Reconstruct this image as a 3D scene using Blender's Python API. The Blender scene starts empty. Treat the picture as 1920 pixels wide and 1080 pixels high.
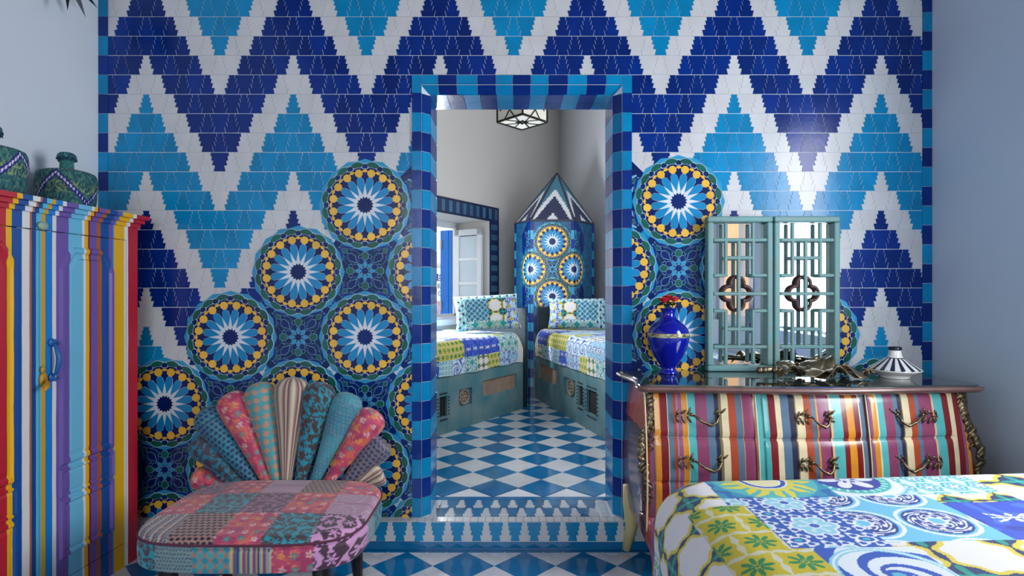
import bpy, math, random
import numpy as np
from mathutils import Vector, Matrix

random.seed(7)
rng = np.random.default_rng(7)
SC = bpy.context.scene
COL = SC.collection

# ------------------------------------------------------------------ camera, world, light
F = 1066.667            # focal length in pixels of the 1920 x 1080 frame (20 mm lens)
CX, CY = 960.0, 545.0
CAMZ = 1.19
D = 2.667               # distance of the tiled wall
XL, XR = -1.9375, 1.9675   # side walls of the room
YB = -2.6               # wall behind the camera
STEP = 0.13             # level of the raised inner room
ROOM_H = 3.4

cam_d = bpy.data.cameras.new('camera')
cam_d.lens = 20.0
cam_d.sensor_width = 36.0
cam_d.shift_y = 5.0 / 1920.0
cam_d.clip_start = 0.05
cam = bpy.data.objects.new('camera', cam_d)
cam.location = (0, 0, CAMZ)
cam.rotation_euler = (math.pi / 2, 0, 0)
COL.objects.link(cam)
SC.camera = cam

w = bpy.data.worlds.new('sky')
SC.world = w
w.use_nodes = True
bg = w.node_tree.nodes['Background']
bg.inputs[0].default_value = (0.88, 0.94, 1.0, 1)
bg.inputs[1].default_value = 2.2

def area_light(name, loc, rot, sx, sy, power, col):
    l = bpy.data.lights.new(name, 'AREA')
    l.shape = 'RECTANGLE'; l.size = sx; l.size_y = sy
    l.energy = power; l.color = col
    o = bpy.data.objects.new(name, l)
    o.location = loc; o.rotation_euler = rot
    COL.objects.link(o)
    return o

# daylight in the openings of the wall behind the camera, of the right wall and of the inner room's left wall
area_light('daylight_rear', (-0.3, YB + 0.02, 1.85), (math.radians(90), 0, 0), 2.2, 1.7, 33, (0.93, 0.965, 1.0))
area_light('daylight_right', (XR + 0.10, 1.30, 1.60), (math.radians(90), 0, math.radians(90)), 0.86, 1.36, 40, (0.93, 0.965, 1.0))

VS = SC.view_settings
VS.view_transform = 'Standard'
VS.look = 'None'
VS.exposure = 0.45
VS.gamma = 1.0
VS.use_curve_mapping = False

# ------------------------------------------------------------------ helpers
def wx(px): return (px - CX) / 400.0
def wz(py): return CAMZ - (py - CY) / 400.0
def at(px, py, Y): return Vector(((px - CX) / F * Y, Y, CAMZ - (py - CY) / F * Y))

def s2l(c):
    c = np.asarray(c, dtype=float) / 255.0
    return np.where(c <= 0.04045, c / 12.92, ((c + 0.055) / 1.055) ** 2.4)
def lin(c):
    v = s2l(c)
    return (float(v[0]), float(v[1]), float(v[2]), 1.0)

MATS = {}
def mat(name, color, rough=0.5, metal=0.0, var=0.0, noise=0.0, nscale=8.0, bump=0.0, bscale=60.0, coat=0.0,
        spec=0.5, trans=0.0, ior=1.5, sheen=0.0, ground=None):
    """Principled material; var = brightness spread between pieces, noise = soft colour mottling, bump = fine relief"""
    if name in MATS: return MATS[name]
    m = bpy.data.materials.new(name); m.use_nodes = True
    nt = m.node_tree; N = nt.nodes; L = nt.links
    b = N['Principled BSDF']
    b.inputs['Roughness'].default_value = rough
    b.inputs['Metallic'].default_value = metal
    b.inputs['Specular IOR Level'].default_value = spec
    b.inputs['Coat Weight'].default_value = coat
    b.inputs['Coat Roughness'].default_value = 0.08
    b.inputs['Transmission Weight'].default_value = trans
    b.inputs['IOR'].default_value = ior
    b.inputs['Sheen Weight'].default_value = sheen
    if isinstance(color, str):           # colour attribute of the mesh (a flat print)
        at_ = N.new('ShaderNodeAttribute'); at_.attribute_name = color
        src = at_.outputs['Color']
    elif isinstance(color, bpy.types.NodeTree):
        g = N.new('ShaderNodeGroup'); g.node_tree = color
        src = g.outputs[0]
    else:
        rgb = N.new('ShaderNodeRGB'); rgb.outputs[0].default_value = lin(color)
        src = rgb.outputs[0]
    geo = N.new('ShaderNodeNewGeometry')
    if var > 0:
        oi = N.new('ShaderNodeObjectInfo')
        ad = N.new('ShaderNodeMath'); ad.operation = 'ADD'
        L.new(oi.outputs['Random'], ad.inputs[0]); L.new(geo.outputs['Random Per Island'], ad.inputs[1])
        fr = N.new('ShaderNodeMath'); fr.operation = 'FRACT'; L.new(ad.outputs[0], fr.inputs[0])
        mr = N.new('ShaderNodeMapRange'); mr.inputs['To Min'].default_value = 1 - var; mr.inputs['To Max'].default_value = 1 + var
        L.new(fr.outputs[0], mr.inputs['Value'])
        hs = N.new('ShaderNodeHueSaturation'); L.new(mr.outputs[0], hs.inputs['Value']); L.new(src, hs.inputs['Color'])
        src = hs.outputs[0]
    if noise > 0:
        nz = N.new('ShaderNodeTexNoise'); nz.inputs['Scale'].default_value = nscale; nz.inputs['Detail'].default_value = 4
        L.new(geo.outputs['Position'], nz.inputs['Vector'])
        mr2 = N.new('ShaderNodeMapRange'); mr2.inputs['From Min'].default_value = 0.3; mr2.inputs['From Max'].default_value = 0.7
        if ground is None:
            mr2.inputs['To Min'].default_value = 1 - noise; mr2.inputs['To Max'].default_value = 1 + noise
            L.new(nz.outputs[0], mr2.inputs['Value'])
            hs2 = N.new('ShaderNodeHueSaturation'); L.new(mr2.outputs[0], hs2.inputs['Value']); L.new(src, hs2.inputs['Color'])
            src = hs2.outputs[0]
        else:
            mr2.inputs['To Min'].default_value = 0; mr2.inputs['To Max'].default_value = noise
            L.new(nz.outputs[0], mr2.inputs['Value'])
            mx = N.new('ShaderNodeMix'); mx.data_type = 'RGBA'
            L.new(mr2.outputs[0], mx.inputs[0]); L.new(src, mx.inputs[6]); mx.inputs[7].default_value = lin(ground)
            src = mx.outputs[2]
    L.new(src, b.inputs['Base Color'])
    if bump > 0:
        nb = N.new('ShaderNodeTexNoise'); nb.inputs['Scale'].default_value = bscale; nb.inputs['Detail'].default_value = 3
        L.new(geo.outputs['Position'], nb.inputs['Vector'])
        bp = N.new('ShaderNodeBump'); bp.inputs['Strength'].default_value = bump; bp.inputs['Distance'].default_value = 0.004
        L.new(nb.outputs[0], bp.inputs['Height']); L.new(bp.outputs[0], b.inputs['Normal'])
    MATS[name] = m
    return m

def ramp_group(name, stops, axis='X'):
    """painted stripes: colour by the object's own coordinate; stops = [(position, rgb255), ...] in metres"""
    g = bpy.data.node_groups.new(name, 'ShaderNodeTree')
    g.interface.new_socket('Color', in_out='OUTPUT', socket_type='NodeSocketColor')
    N = g.nodes; L = g.links
    tc = N.new('ShaderNodeTexCoord'); sp = N.new('ShaderNodeSeparateXYZ'); L.new(tc.outputs['Object'], sp.inputs[0])
    # hand-painted edges waver a little
    nz = N.new('ShaderNodeTexNoise'); nz.inputs['Scale'].default_value = 9; L.new(tc.outputs['Object'], nz.inputs['Vector'])
    wv = N.new('ShaderNodeMath'); wv.operation = 'MULTIPLY_ADD'; wv.inputs[1].default_value = 0.004; L.new(nz.outputs[0], wv.inputs[0]); L.new(sp.outputs[axis], wv.inputs[2])
    out = N.new('NodeGroupOutput')
    def one(st):
        lo, hi = st[0][0], st[-1][0] + 0.05
        mr = N.new('ShaderNodeMapRange'); mr.inputs['From Min'].default_value = lo; mr.inputs['From Max'].default_value = hi
        L.new(wv.outputs[0], mr.inputs['Value'])
        cr = N.new('ShaderNodeValToRGB'); cr.color_ramp.interpolation = 'CONSTANT'
        el = cr.color_ramp.elements
        el.remove(el[1]); el[0].position = 0.0; el[0].color = lin(st[0][1])
        for p, c in st[1:]:
            e = el.new((p - lo) / (hi - lo)); e.color = lin(c)
        L.new(mr.outputs[0], cr.inputs[0])
        return cr.outputs[0]
    cur = one(stops[:28])
    for i in range(28, len(stops), 28):
        ch = stops[i:i + 28]
        gt = N.new('ShaderNodeMath'); gt.operation = 'GREATER_THAN'; gt.inputs[1].default_value = ch[0][0]; L.new(wv.outputs[0], gt.inputs[0])
        mx = N.new('ShaderNodeMix'); mx.data_type = 'RGBA'
        L.new(gt.outputs[0], mx.inputs[0]); L.new(cur, mx.inputs[6]); L.new(one(ch), mx.inputs[7])
        cur = mx.outputs[2]
    L.new(cur, out.inputs[0])
    return g

class MB:
    """collects shapes into ONE mesh"""
    def __init__(s): s.v = []; s.f = []; s.m = []; s.c = None
    def add(s, verts, faces, mi=0):
        o = len(s.v); s.v += [tuple(p) for p in verts]
        s.f += [[i + o for i in f] for f in faces]; s.m += [mi] * len(faces)
    def box(s, c, size, mi=0, R=None):
        hx, hy, hz = size[0] / 2, size[1] / 2, size[2] / 2
        vs = [Vector((x, y, z)) for x in (-hx, hx) for y in (-hy, hy) for z in (-hz, hz)]
        if R is not None: vs = [R @ p for p in vs]
        s.add([p + Vector(c) for p in vs], [(0, 1, 3, 2), (4, 6, 7, 5), (0, 4, 5, 1), (2, 3, 7, 6), (0, 2, 6, 4), (1, 5, 7, 3)], mi)
    def span(s, a, b, mi=0):
        s.box([(a[i] + b[i]) / 2 for i in range(3)], [abs(b[i] - a[i]) for i in range(3)], mi)
    def bar(s, a, b, wdt, mi=0, h=None, up=(0, 0, 1)):
        a = Vector(a); b = Vector(b); d = (b - a); ln = d.length; d.normalize()
        u = Vector(up)
        if abs(d.dot(u)) > 0.99: u = Vector((0, 1, 0))
        sx = d.cross(u).normalized(); sz = sx.cross(d)
        R = Matrix((d, sx, sz)).transposed()
        s.box((a + b) / 2, (ln, wdt, h or wdt), mi, R)
    def prism(s, pts, y0, y1, mi=0, off=(0, 0), back=False):
        """outline in x,z (counter-clockwise seen from -y), from y0 (back) to y1 (front)"""
        n = len(pts)
        vs = [(x + off[0], y1, z + off[1]) for x, z in pts] + [(x + off[0], y0, z + off[1]) for x, z in pts]
        fs = [list(range(n))] + [(i, i + n, (i + 1) % n + n, (i + 1) % n) for i in range(n)]
        if back: fs.append(list(range(2 * n - 1, n - 1, -1)))
        s.add(vs, fs, mi)
    def tube(s, path, rad, seg=8, mi=0, cap=True, flat=1.0):
        P = [Vector(p) for p in path]; n = len(P)
        if not hasattr(rad, '__len__'): rad = [rad] * n
        rings = []; prev = None
        for i in range(n):
            t = (P[min(i + 1, n - 1)] - P[max(i - 1, 0)])
            t = t.normalized() if t.length > 1e-9 else Vector((0, 0, 1))
            if prev is None:
                r = t.cross(Vector((0, 0, 1)))
                if r.length < 1e-3: r = t.cross(Vector((1, 0, 0)))
            else: r = prev - t * prev.dot(t)
            r.normalize(); prev = r; q = t.cross(r)
            rings.append([P[i] + (r * math.cos(2 * math.pi * k / seg) + q * flat * math.sin(2 * math.pi * k / seg)) * rad[i] for k in range(seg)])
        vs = [p for g in rings for p in g]
        fs = [(i * seg + k, i * seg + (k + 1) % seg, (i + 1) * seg + (k + 1) % seg, (i + 1) * seg + k) for i in range(n - 1) for k in range(seg)]
        if cap: fs += [list(range(seg - 1, -1, -1)), list(range((n - 1) * seg, n * seg))]
        s.add(vs, fs, mi)
    def lathe(s, prof, seg=32, mi=0, c=(0, 0, 0)):
        vs = []; n = len(prof)
        for r, z in prof:
            for k in range(seg):
                a = 2 * math.pi * k / seg
                vs.append((c[0] + r * math.cos(a), c[1] + r * math.sin(a), c[2] + z))
        fs = [(i * seg + k, i * seg + (k + 1) % seg, (i + 1) * seg + (k + 1) % seg, (i + 1) * seg + k) for i in range(n - 1) for k in range(seg)]
        s.add(vs, fs, mi)
    def ball(s, c, r, mi=0, seg=10, rings=6, R=None):
        rr = r if hasattr(r, '__len__') else (r, r, r)
        vs = []
        for i in range(rings + 1):
            t = math.pi * i / rings
            for k in range(seg):
                a = 2 * math.pi * k / seg
                p = Vector((rr[0] * math.sin(t) * math.cos(a), rr[1] * math.sin(t) * math.sin(a), rr[2] * math.cos(t)))
                if R is not None: p = R @ p
                vs.append(p + Vector(c))
        fs = [(i * seg + k, (i + 1) * seg + k, (i + 1) * seg + (k + 1) % seg, i * seg + (k + 1) % seg) for i in range(rings) for k in range(seg)]
        s.add(vs, fs, mi)
    def grid(s, G, mi=0, wrap=False):
        """G = array (rows, cols, 3)"""
        a, b = G.shape[:2]; o = len(s.v)
        s.v += [tuple(p) for p in G.reshape(-1, 3)]
        cc = b if wrap else b - 1
        for i in range(a - 1):
            for j in range(cc):
                s.f.append((o + i * b + j, o + i * b + (j + 1) % b, o + (i + 1) * b + (j + 1) % b, o + (i + 1) * b + j)); s.m.append(mi)
    def mesh(s, name, mats, smooth=False):
        me = bpy.data.meshes.new(name)
        me.from_pydata(s.v, [], s.f)
        for m in (mats if isinstance(mats, (list, tuple)) else [mats]): me.materials.append(m)
        if len(me.materials) > 1: me.polygons.foreach_set('material_index', s.m)
        if smooth: me.polygons.foreach_set('use_smooth', [True] * len(s.f))
        me.update()
        return me
    def build(s, name, mats, parent=None, smooth=False, loc=None, rot=None, **kw):
        return obj(name, s.mesh(name, mats, smooth), parent, loc, rot, **kw)

def obj(name, mesh, parent=None, loc=None, rot=None, label=None, cat=None, group=None, kind=None):
    o = bpy.data.objects.new(name, mesh); COL.objects.link(o)
    if parent is not None: o.parent = parent
    if loc is not None: o.location = loc
    if rot is not None: o.rotation_euler = rot
    tag(o, label, cat, group, kind)
    return o
def tag(o, label=None, cat=None, group=None, kind=None):
    if label: o['label'] = label
    if cat: o['category'] = cat
    if group: o['group'] = group
    if kind: o['kind'] = kind
    return o
def thing(name, loc, rz=0.0, label=None, cat=None, group=None, kind=None):
    o = bpy.data.objects.new(name, None); COL.objects.link(o)
    o.empty_display_size = 0.1
    o.location = loc; o.rotation_euler = (0, 0, rz)
    return tag(o, label, cat, group, kind)
def copy_tree(o, parent=None):
    c = o.copy(); COL.objects.link(c); c.parent = parent
    for ch in list(o.children): copy_tree(ch, c)
    return c

def colored_grid(name, G, C, m, parent=None, wrap=False, flip=False, **kw):
    """dense cloth mesh with its print as a colour attribute; G (r,c,3) points, C (r,c,3) linear colours"""
    a, b = G.shape[:2]
    idx = np.arange(a * b).reshape(a, b)
    if wrap: idx = np.concatenate([idx, idx[:, :1]], axis=1)
    q = np.stack([idx[:-1, :-1], idx[:-1, 1:], idx[1:, 1:], idx[1:, :-1]], axis=-1).reshape(-1, 4)
    if flip: q = q[:, ::-1]
    me = bpy.data.meshes.new(name)
    nv, nf = a * b, len(q)
    me.vertices.add(nv); me.vertices.foreach_set('co', np.ascontiguousarray(G, dtype=np.float32).ravel())
    me.loops.add(nf * 4); me.loops.foreach_set('vertex_index', np.ascontiguousarray(q, dtype=np.int32).ravel())
    me.polygons.add(nf)
    me.polygons.foreach_set('loop_start', np.arange(0, nf * 4, 4, dtype=np.int32))
    me.polygons.foreach_set('loop_total', np.full(nf, 4, dtype=np.int32))
    me.polygons.foreach_set('use_smooth', np.ones(nf, dtype=bool))
    me.update(calc_edges=True); me.validate()
    ca = me.color_attributes.new('print', 'FLOAT_COLOR', 'POINT')
    rgba = np.ones((nv, 4), dtype=np.float32); rgba[:, :3] = C.reshape(-1, 3)
    ca.data.foreach_set('color', rgba.ravel())
    me.materials.append(m)
    return obj(name, me, parent, **kw)

# ------------------------------------------------------------------ prints (flat cloth patterns)
def fill(shape, c): return np.broadcast_to(s2l(c), shape + (3,)).copy()
def put(C, mask, c): C[mask] = s2l(c)
def vnoise(u, v, sc, seed=0):
    r = np.random.default_rng(seed); T = r.random((64, 64))
    x = u * sc; y = v * sc
    xi = np.floor(x).astype(int); yi = np.floor(y).astype(int); fx = x - xi; fy = y - yi
    fx = fx * fx * (3 - 2 * fx); fy = fy * fy * (3 - 2 * fy)
    g = lambda a, b: T[a % 64, b % 64]
    return (g(xi, yi) * (1 - fx) + g(xi + 1, yi) * fx) * (1 - fy) + (g(xi, yi + 1) * (1 - fx) + g(xi + 1, yi + 1) * fx) * fy
def cell(u, v, p, brick=False):
    a = u / p; b = v / p
    row = np.floor(b)
    if brick: a = a + 0.5 * (row % 2)
    return a - np.floor(a) - 0.5, b - row - 0.5, np.floor(a), row
def polar(fx, fy): return np.hypot(fx, fy), np.arctan2(fy, fx)

def p_ovals(u, v, p=0.13):
    fx, fy, i, j = cell(u, v, p); r, t = polar(fx, fy); rr = r * (1 + 0.07 * np.cos(8 * t))
    C = fill(u.shape, (22, 52, 108))
    dx = 0.5 - np.abs(fx); dy = 0.5 - np.abs(fy)
    leaf = np.minimum(np.hypot((dx - 0.14) / 0.14, dy / 0.055), np.hypot((dy - 0.14) / 0.14, dx / 0.055)) < 1
    put(C, rr < 0.475, (222, 206, 70)); put(C, rr < 0.40, (232, 232, 238))
    lo = np.minimum(np.hypot((dx - 0.14) / 0.17, dy / 0.085), np.hypot((dy - 0.14) / 0.17, dx / 0.085)) < 1
    put(C, lo, (22, 52, 108)); put(C, leaf, (20, 152, 140)); put(C, (dx < 0.035) & (dy < 0.035), (60, 190, 190))
    return C
def p_stars(u, v, p=0.095):
    fx, fy, i, j = cell(u, v, p, True); r, t = polar(fx, fy)
    C = fill(u.shape, (206, 190, 24))
    put(C, np.maximum(np.abs(fx), np.abs(fy)) > 0.44 + 0.03 * np.cos(8 * t), (214, 216, 190))
    put(C, (r < 0.36 * np.abs(np.cos(4 * t)) ** 0.7) & (r > 0.07), (22, 140, 80))
    put(C, r < 0.045, (22, 140, 80))
    return C
def p_floral_blue(u, v, p=0.15):
    fx, fy, i, j = cell(u, v, p); r, t = polar(fx, fy)
    C = fill(u.shape, (24, 88, 186))
    gx, gy, _, _ = cell(u, v, p / 4); g, gt = polar(gx, gy)
    put(C, g < 0.36 + 0.10 * np.cos(3 * gt), (226, 234, 245)); put(C, g < 0.20, (24, 88, 186))
    pe = 0.34 * (0.72 + 0.28 * np.abs(np.cos(3 * t)))
    put(C, r < pe + 0.045, (236, 241, 248)); put(C, r < pe, (150, 214, 236))
    put(C, (r < pe * 0.75) & (np.abs(np.cos(3 * t)) > 0.86), (206, 234, 244)); put(C, r < 0.10, (236, 241, 248)); put(C, r < 0.075, (24, 100, 196))
    dx = 0.5 - np.abs(fx); dy = 0.5 - np.abs(fy)
    e = np.hypot(dx / 0.16, dy / 0.11); put(C, e < 1, (236, 241, 248)); put(C, e < 0.72, (24, 88, 186)); put(C, e < 0.35, (60, 190, 215))
    return C
def p_circles(u, v, p=0.175):
    fx, fy, i, j = cell(u, v, p); r, t = polar(fx, fy)
    C = fill(u.shape, (112, 196, 234))
    put(C, r < 0.49, (230, 240, 250)); put(C, r < 0.44, (112, 196, 234)); put(C, r < 0.405, (32, 62, 150))
    scroll = (np.sin(8 * t + 5.0 * np.sin(r * 30)) > 0.15) & (r < 0.37) & (r > 0.12)
    put(C, scroll, (232, 238, 248)); put(C, (np.abs(r - 0.25) < 0.03) & (np.cos(8 * t) > -0.2), (32, 62, 150))
    put(C, r < 0.13, (232, 238, 248)); put(C, r < 0.095, (112, 196, 234))
    return C
def p_royal(u, v, p=0.16):
    fx, fy, i, j = cell(u, v, p, True); r, t = polar(fx, fy)
    C = fill(u.shape, (42, 78, 200))
    wv = np.sin(60 * u + 7 * vnoise(u, v, 14, 3)) + np.sin(52 * v + 9 * vnoise(u, v, 12, 5))
    put(C, wv > 0.9, (58, 108, 222)); put(C, wv < -1.0, (32, 58, 170))
    ax = np.abs(fx); ay = np.abs(fy); wob = 0.02 * np.sin(40 * ax)
    stem = (ay < 0.022 + wob * .5) & (ax < 0.34)
    fork = (np.abs(ay - 0.02 - (ax - .05) * .45) < 0.026 + wob * .5) & (ax > 0.09) & (ax < 0.33)
    put(C, stem | fork | (np.hypot(fx * 1.3, ay - 0.10) < 0.06), (234, 240, 250))
    return C
def p_sun(u, v):
    r, t = polar(u, v)
    C = fill(u.shape, (44, 150, 190))
    put(C, np.abs(r - 0.175 - 0.012 * np.cos(16 * t)) < 0.012, (26, 110, 176)); put(C, r > 0.205, (30, 122, 184))
    put(C, np.abs(r - 0.215) < 0.006, (120, 214, 226))
    rr = r - 0.018 * np.cos(9 * t) * (r > 0.08)
    put(C, r < 0.145, (84, 186, 190)); put(C, (rr < 0.125) & (np.sin(18 * t + 40 * r) > -0.35), (226, 216, 70)); put(C, r < 0.085, (222, 212, 84))
    put(C, r < 0.068, (236, 238, 240)); put(C, np.abs(r - 0.057) < 0.006, (44, 84, 176)); put(C, r < 0.046, (232, 226, 180))
    return C
def p_daisy(u, v):
    r, t = polar(u, v)
    C = fill(u.shape, (198, 224, 244))
    put(C, np.abs(r - 0.128) < 0.012, (228, 240, 250)); put(C, np.abs(r - 0.150) < 0.004, (120, 200, 220))
    put(C, r < 0.112, (70, 186, 180)); put(C, (r < 0.105) & (np.cos(28 * t) > 0.5), (198, 236, 236)); put(C, r < 0.088, (44, 62, 160))
    put(C, (r < 0.078 * np.abs(np.cos(3 * t)) ** 0.6), (230, 234, 246)); put(C, r < 0.03 * np.abs(np.cos(3 * t)), (44, 62, 160)); put(C, r < 0.014, (230, 234, 246))
    return C
def p_mint(u, v, p=0.07):
    fx, fy, i, j = cell(u, v, p); r, t = polar(fx, fy)
    C = fill(u.shape, (196, 232, 236))
    put(C, np.abs(r - 0.40 - 0.05 * np.cos(6 * t)) < 0.06, (72, 188, 196)); put(C, (r < 0.30) & (np.cos(6 * t) > 0), (100, 160, 214)); put(C, r < 0.12, (234, 244, 248))
    put(C, np.maximum(np.abs(fx), np.abs(fy)) > 0.46, (226, 240, 246))
    return C
def p_scroll(u, v, p=0.26):
    fx, fy, i, j = cell(u, v, p); r, t = polar(fx, fy)
    C = fill(u.shape, (226, 238, 248))
    put(C, (np.sin(3 * t + 9 * np.log(r + 0.03)) > 0.35), (28, 84, 190))
    put(C, np.abs(r - 0.43) < 0.03, (140, 210, 230)); put(C, np.abs(r - 0.43) < 0.008, (236, 244, 250)); put(C, r < 0.09, (28, 84, 190)); put(C, r < 0.05, (90, 190, 220))
    return C
def p_green(u, v, p=0.20):
    fx, fy, i, j = cell(u, v, p); r, t = polar(fx, fy)
    C = fill(u.shape, (214, 234, 236))
    put(C, np.abs(r - 0.42) < 0.045, (28, 150, 130)); put(C, (np.abs(r - 0.42) < 0.03) & (np.cos(20 * t) > 0), (214, 234, 236))
    put(C, (r < 0.33) & (np.sin(6 * t + 14 * r) > 0.2), (34, 120, 170)); put(C, r < 0.12, (28, 150, 130))
    put(C, r > 0.52, (40, 160, 160))
    return C
PATCH = [p_ovals, p_stars, p_floral_blue, p_circles, p_royal, p_mint, p_scroll, p_green]
def patchwork(u, v, size, seed, scale=1.0, order=None):
    C = fill(u.shape, (200, 220, 235))
    i = np.floor(u / size).astype(int); j = np.floor(v / size).astype(int)
    k = (i * 3 + j * 5 + seed) % len(PATCH) if order is None else (i * 7 + j * 3 + seed + (i * j) % 3) % len(PATCH)
    for n, fn in enumerate(PATCH):
        m = k == n
        if m.any(): C[m] = fn(u[m] * scale, v[m] * scale)
    return C

# upholstery prints of the chair
def q_floral(u, v, seed=1):
    C = fill(u.shape, (196, 70, 104)); n = vnoise(u, v, 40, seed)
    put(C, n > 0.74, (212, 104, 84)); put(C, n < 0.30, (168, 56, 96)); put(C, np.abs(n - 0.5) < 0.025, (226, 140, 70))
    r_ = np.random.default_rng(seed); p = 0.045
    i = np.floor(u / p).astype(int); j = np.floor(v / p).astype(int); T = r_.random((32, 32, 3))
    jx = (T[i % 32, j % 32, 0] - 0.5) * 0.5; jy = (T[i % 32, j % 32, 1] - 0.5) * 0.5; kd = T[i % 32, j % 32, 2]
    fx = u / p - i - 0.5 - jx * 0.4; fy = v / p - j - 0.5 - jy * 0.4; r, t = polar(fx, fy)
    fl = r < 0.30 * (0.75 + 0.25 * np.cos(5 * t))
    put(C, fl & (kd < 0.45), (226, 176, 186)); put(C, fl & (kd >= 0.45) & (kd < 0.65), (230, 140, 74)); put(C, fl & (kd >= 0.7), (52, 140, 146))
    put(C, (r < 0.10), (172, 140, 96))
    return C
def q_damask(u, v, bg_, fg, seed=2, sc=1.0):
    C = fill(u.shape, bg_)
    x = u * 150 * sc + 5 * vnoise(u, v, 26, seed); y = v * 150 * sc + 5 * vnoise(u, v, 24, seed + 9)
    put(C, np.sin(x) + np.sin(y) + 0.9 * np.sin(0.5 * (x + y)) > -0.1, fg)
    fx, fy, _, _ = cell(u, v, 0.055 / sc, True); r, t = polar(fx, fy)
    put(C, (r < 0.36) , bg_); put(C, r < 0.31 * (0.6 + 0.4 * np.cos(6 * t)), fg)
    return C
def q_dots(u, v, bg_, fg, p=0.016, rad=0.36, bg2=None):
    fx, fy, _, _ = cell(u, v, p, True); C = fill(u.shape, bg_)
    if bg2 is not None: put(C, vnoise(u, v, 14, 4) > 0.5, bg2)
    put(C, np.hypot(fx, fy) < rad, fg)
    return C
def q_stripes(u, cols, wds):
    tot = sum(wds); x = np.mod(u, tot); C = fill(u.shape, cols[0]); a = 0
    for c, wd in zip(cols, wds):
        put(C, (x >= a) & (x < a + wd), c); a += wd
    return C
def q_diamond(u, v, bg_, fg, p=0.034):
    fx, fy, i, j = cell(u, v, p); C = fill(u.shape, bg_)
    put(C, np.abs(fx) + np.abs(fy) < 0.40, fg); r = np.hypot(np.abs(fx) - 0.5, np.abs(fy) - 0.5); put(C, r < 0.34, (70, 160, 168))
    return C

# ------------------------------------------------------------------ materials
T_NAVY = mat('tile_navy', (0, 42, 122), 0.20, spec=.35, var=0.22, noise=0.12, nscale=14, bump=0.10, bscale=45)
T_TEAL = mat('tile_turquoise', (2, 130, 184), 0.20, spec=.35, var=0.10, noise=0.10, nscale=14, bump=0.10, bscale=45)
T_WHITE = mat('tile_white', (200, 202, 206), 0.22, spec=.35, var=0.03, noise=0.05, nscale=10, bump=0.08, bscale=45)
T_PETAL = mat('tile_petal_blue', (16, 132, 188), 0.18, var=0.07, noise=0.06, bump=0.08)
T_LIGHT = mat('tile_light_blue', (44, 148, 194), 0.18, var=0.08, noise=0.06, bump=0.08)
T_DEEP = mat('tile_deep_blue', (4, 34, 98), 0.18, spec=.4, var=0.25, noise=0.08, bump=0.08)
T_GREEN = mat('tile_green', (20, 92, 82), 0.18, var=0.16, noise=0.10, bump=0.08)
T_GOLD = mat('tile_gold', (232, 182, 66), 0.22, var=0.10, noise=0.06, bump=0.08)
T_KITE = mat('tile_kite_white', (214, 222, 230), 0.20, var=0.04, bump=0.06)
GROUT = mat('grout', (214, 220, 228), 0.85, noise=0.05, bump=0.2, bscale=200)
PLASTER = mat('plaster_white', (214, 219, 226), 0.9, noise=0.025, nscale=2.0, bump=0.06, bscale=30)
PLASTER_BLUE = mat('plaster_blue_white', (200, 217, 233), 0.9, noise=0.03, nscale=1.5, bump=0.05, bscale=25)
PLASTER_LEFT = mat('plaster_left', (220, 230, 240), 0.9, noise=0.03, nscale=1.5, bump=0.05, bscale=25)  # lighter copy of the blue plaster, standing in for more light on this wall
PLASTER_WARM = mat('plaster_warm', (214, 210, 205), 0.9, noise=0.02, nscale=2.0, bump=0.05, bscale=30)
FL_BLUE = mat('floor_tile_blue', (8, 104, 158), 0.10, var=0.10, noise=0.10, nscale=12, bump=0.12, bscale=30)
FL_WHITE = mat('floor_tile_white', (200, 204, 210), 0.14, var=0.05, noise=0.07, nscale=12, bump=0.10, bscale=30)

# ------------------------------------------------------------------ the room shell
def slab_rects(a0, a1, z0, z1, holes):
    """rectangles that tile a wall around its rectangular holes"""
    xs = sorted(set([a0, a1] + [h for q in holes for h in q[:2]]))
    zs = sorted(set([z0, z1] + [h for q in holes for h in q[2:]]))
    out = []
    for i in range(len(xs) - 1):
        for j in range(len(zs) - 1):
            cx, cz = (xs[i] + xs[i + 1]) / 2, (zs[j] + zs[j + 1]) / 2
            if not any(q[0] < cx < q[1] and q[2] < cz < q[3] for q in holes):
                out.append((xs[i], xs[i + 1], zs[j], zs[j + 1]))
    return out

TH = 0.25                                 # thickness of the tiled wall
CH = 0.033                                # chamfer round the doorway
DX0, DX1, DZ1 = wx(791), wx(1166), wz(159)    # doorway in the wall face
IX0, IX1, IZ1 = DX0 + CH, DX1 - CH, DZ1 - CH  # doorway behind the chamfer

# tiled wall core: grout bed with the doorway through it
m = MB()
def quad(a, b, c, d, mi=0): m.add([a, b, c, d], [(0, 1, 2, 3)], mi)
def wall_face(y, x0, x1, zt, hx0, hx1, hz, flip):
    for r in ((x0, hx0, 0, zt), (hx1, x1, 0, zt), (hx0, hx1, hz, zt)):
        q = [(r[0], y, r[2]), (r[1], y, r[2]), (r[1], y, r[3]), (r[0], y, r[3])]
        quad(*(q[::-1] if flip else q), mi=1 if flip else 0)
wall_face(D, XL, XR, wz(-112), DX0, DX1, DZ1, False)
m.span((XL, D, wz(-112)), (XR, D + 0.02, ROOM_H), 1)
wall_face(D + TH, -2.6, 2.2, 3.7, IX0, IX1, IZ1, True)
for (xa, xb) in ((DX0, IX0), (DX1, IX1)):
    q = [(xa, D, 0), (xb, D + CH, 0), (xb, D + CH, IZ1), (xa, D, DZ1)]
    quad(*(q if xa < xb else q[::-1]))
    q = [(xb, D + CH, 0), (xb, D + TH, 0), (xb, D + TH, IZ1), (xb, D + CH, IZ1)]
    quad(*(q if xa < xb else q[::-1]))
quad((DX0, D, DZ1), (IX0, D + CH, IZ1), (IX1, D + CH, IZ1), (DX1, D, DZ1))
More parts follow.
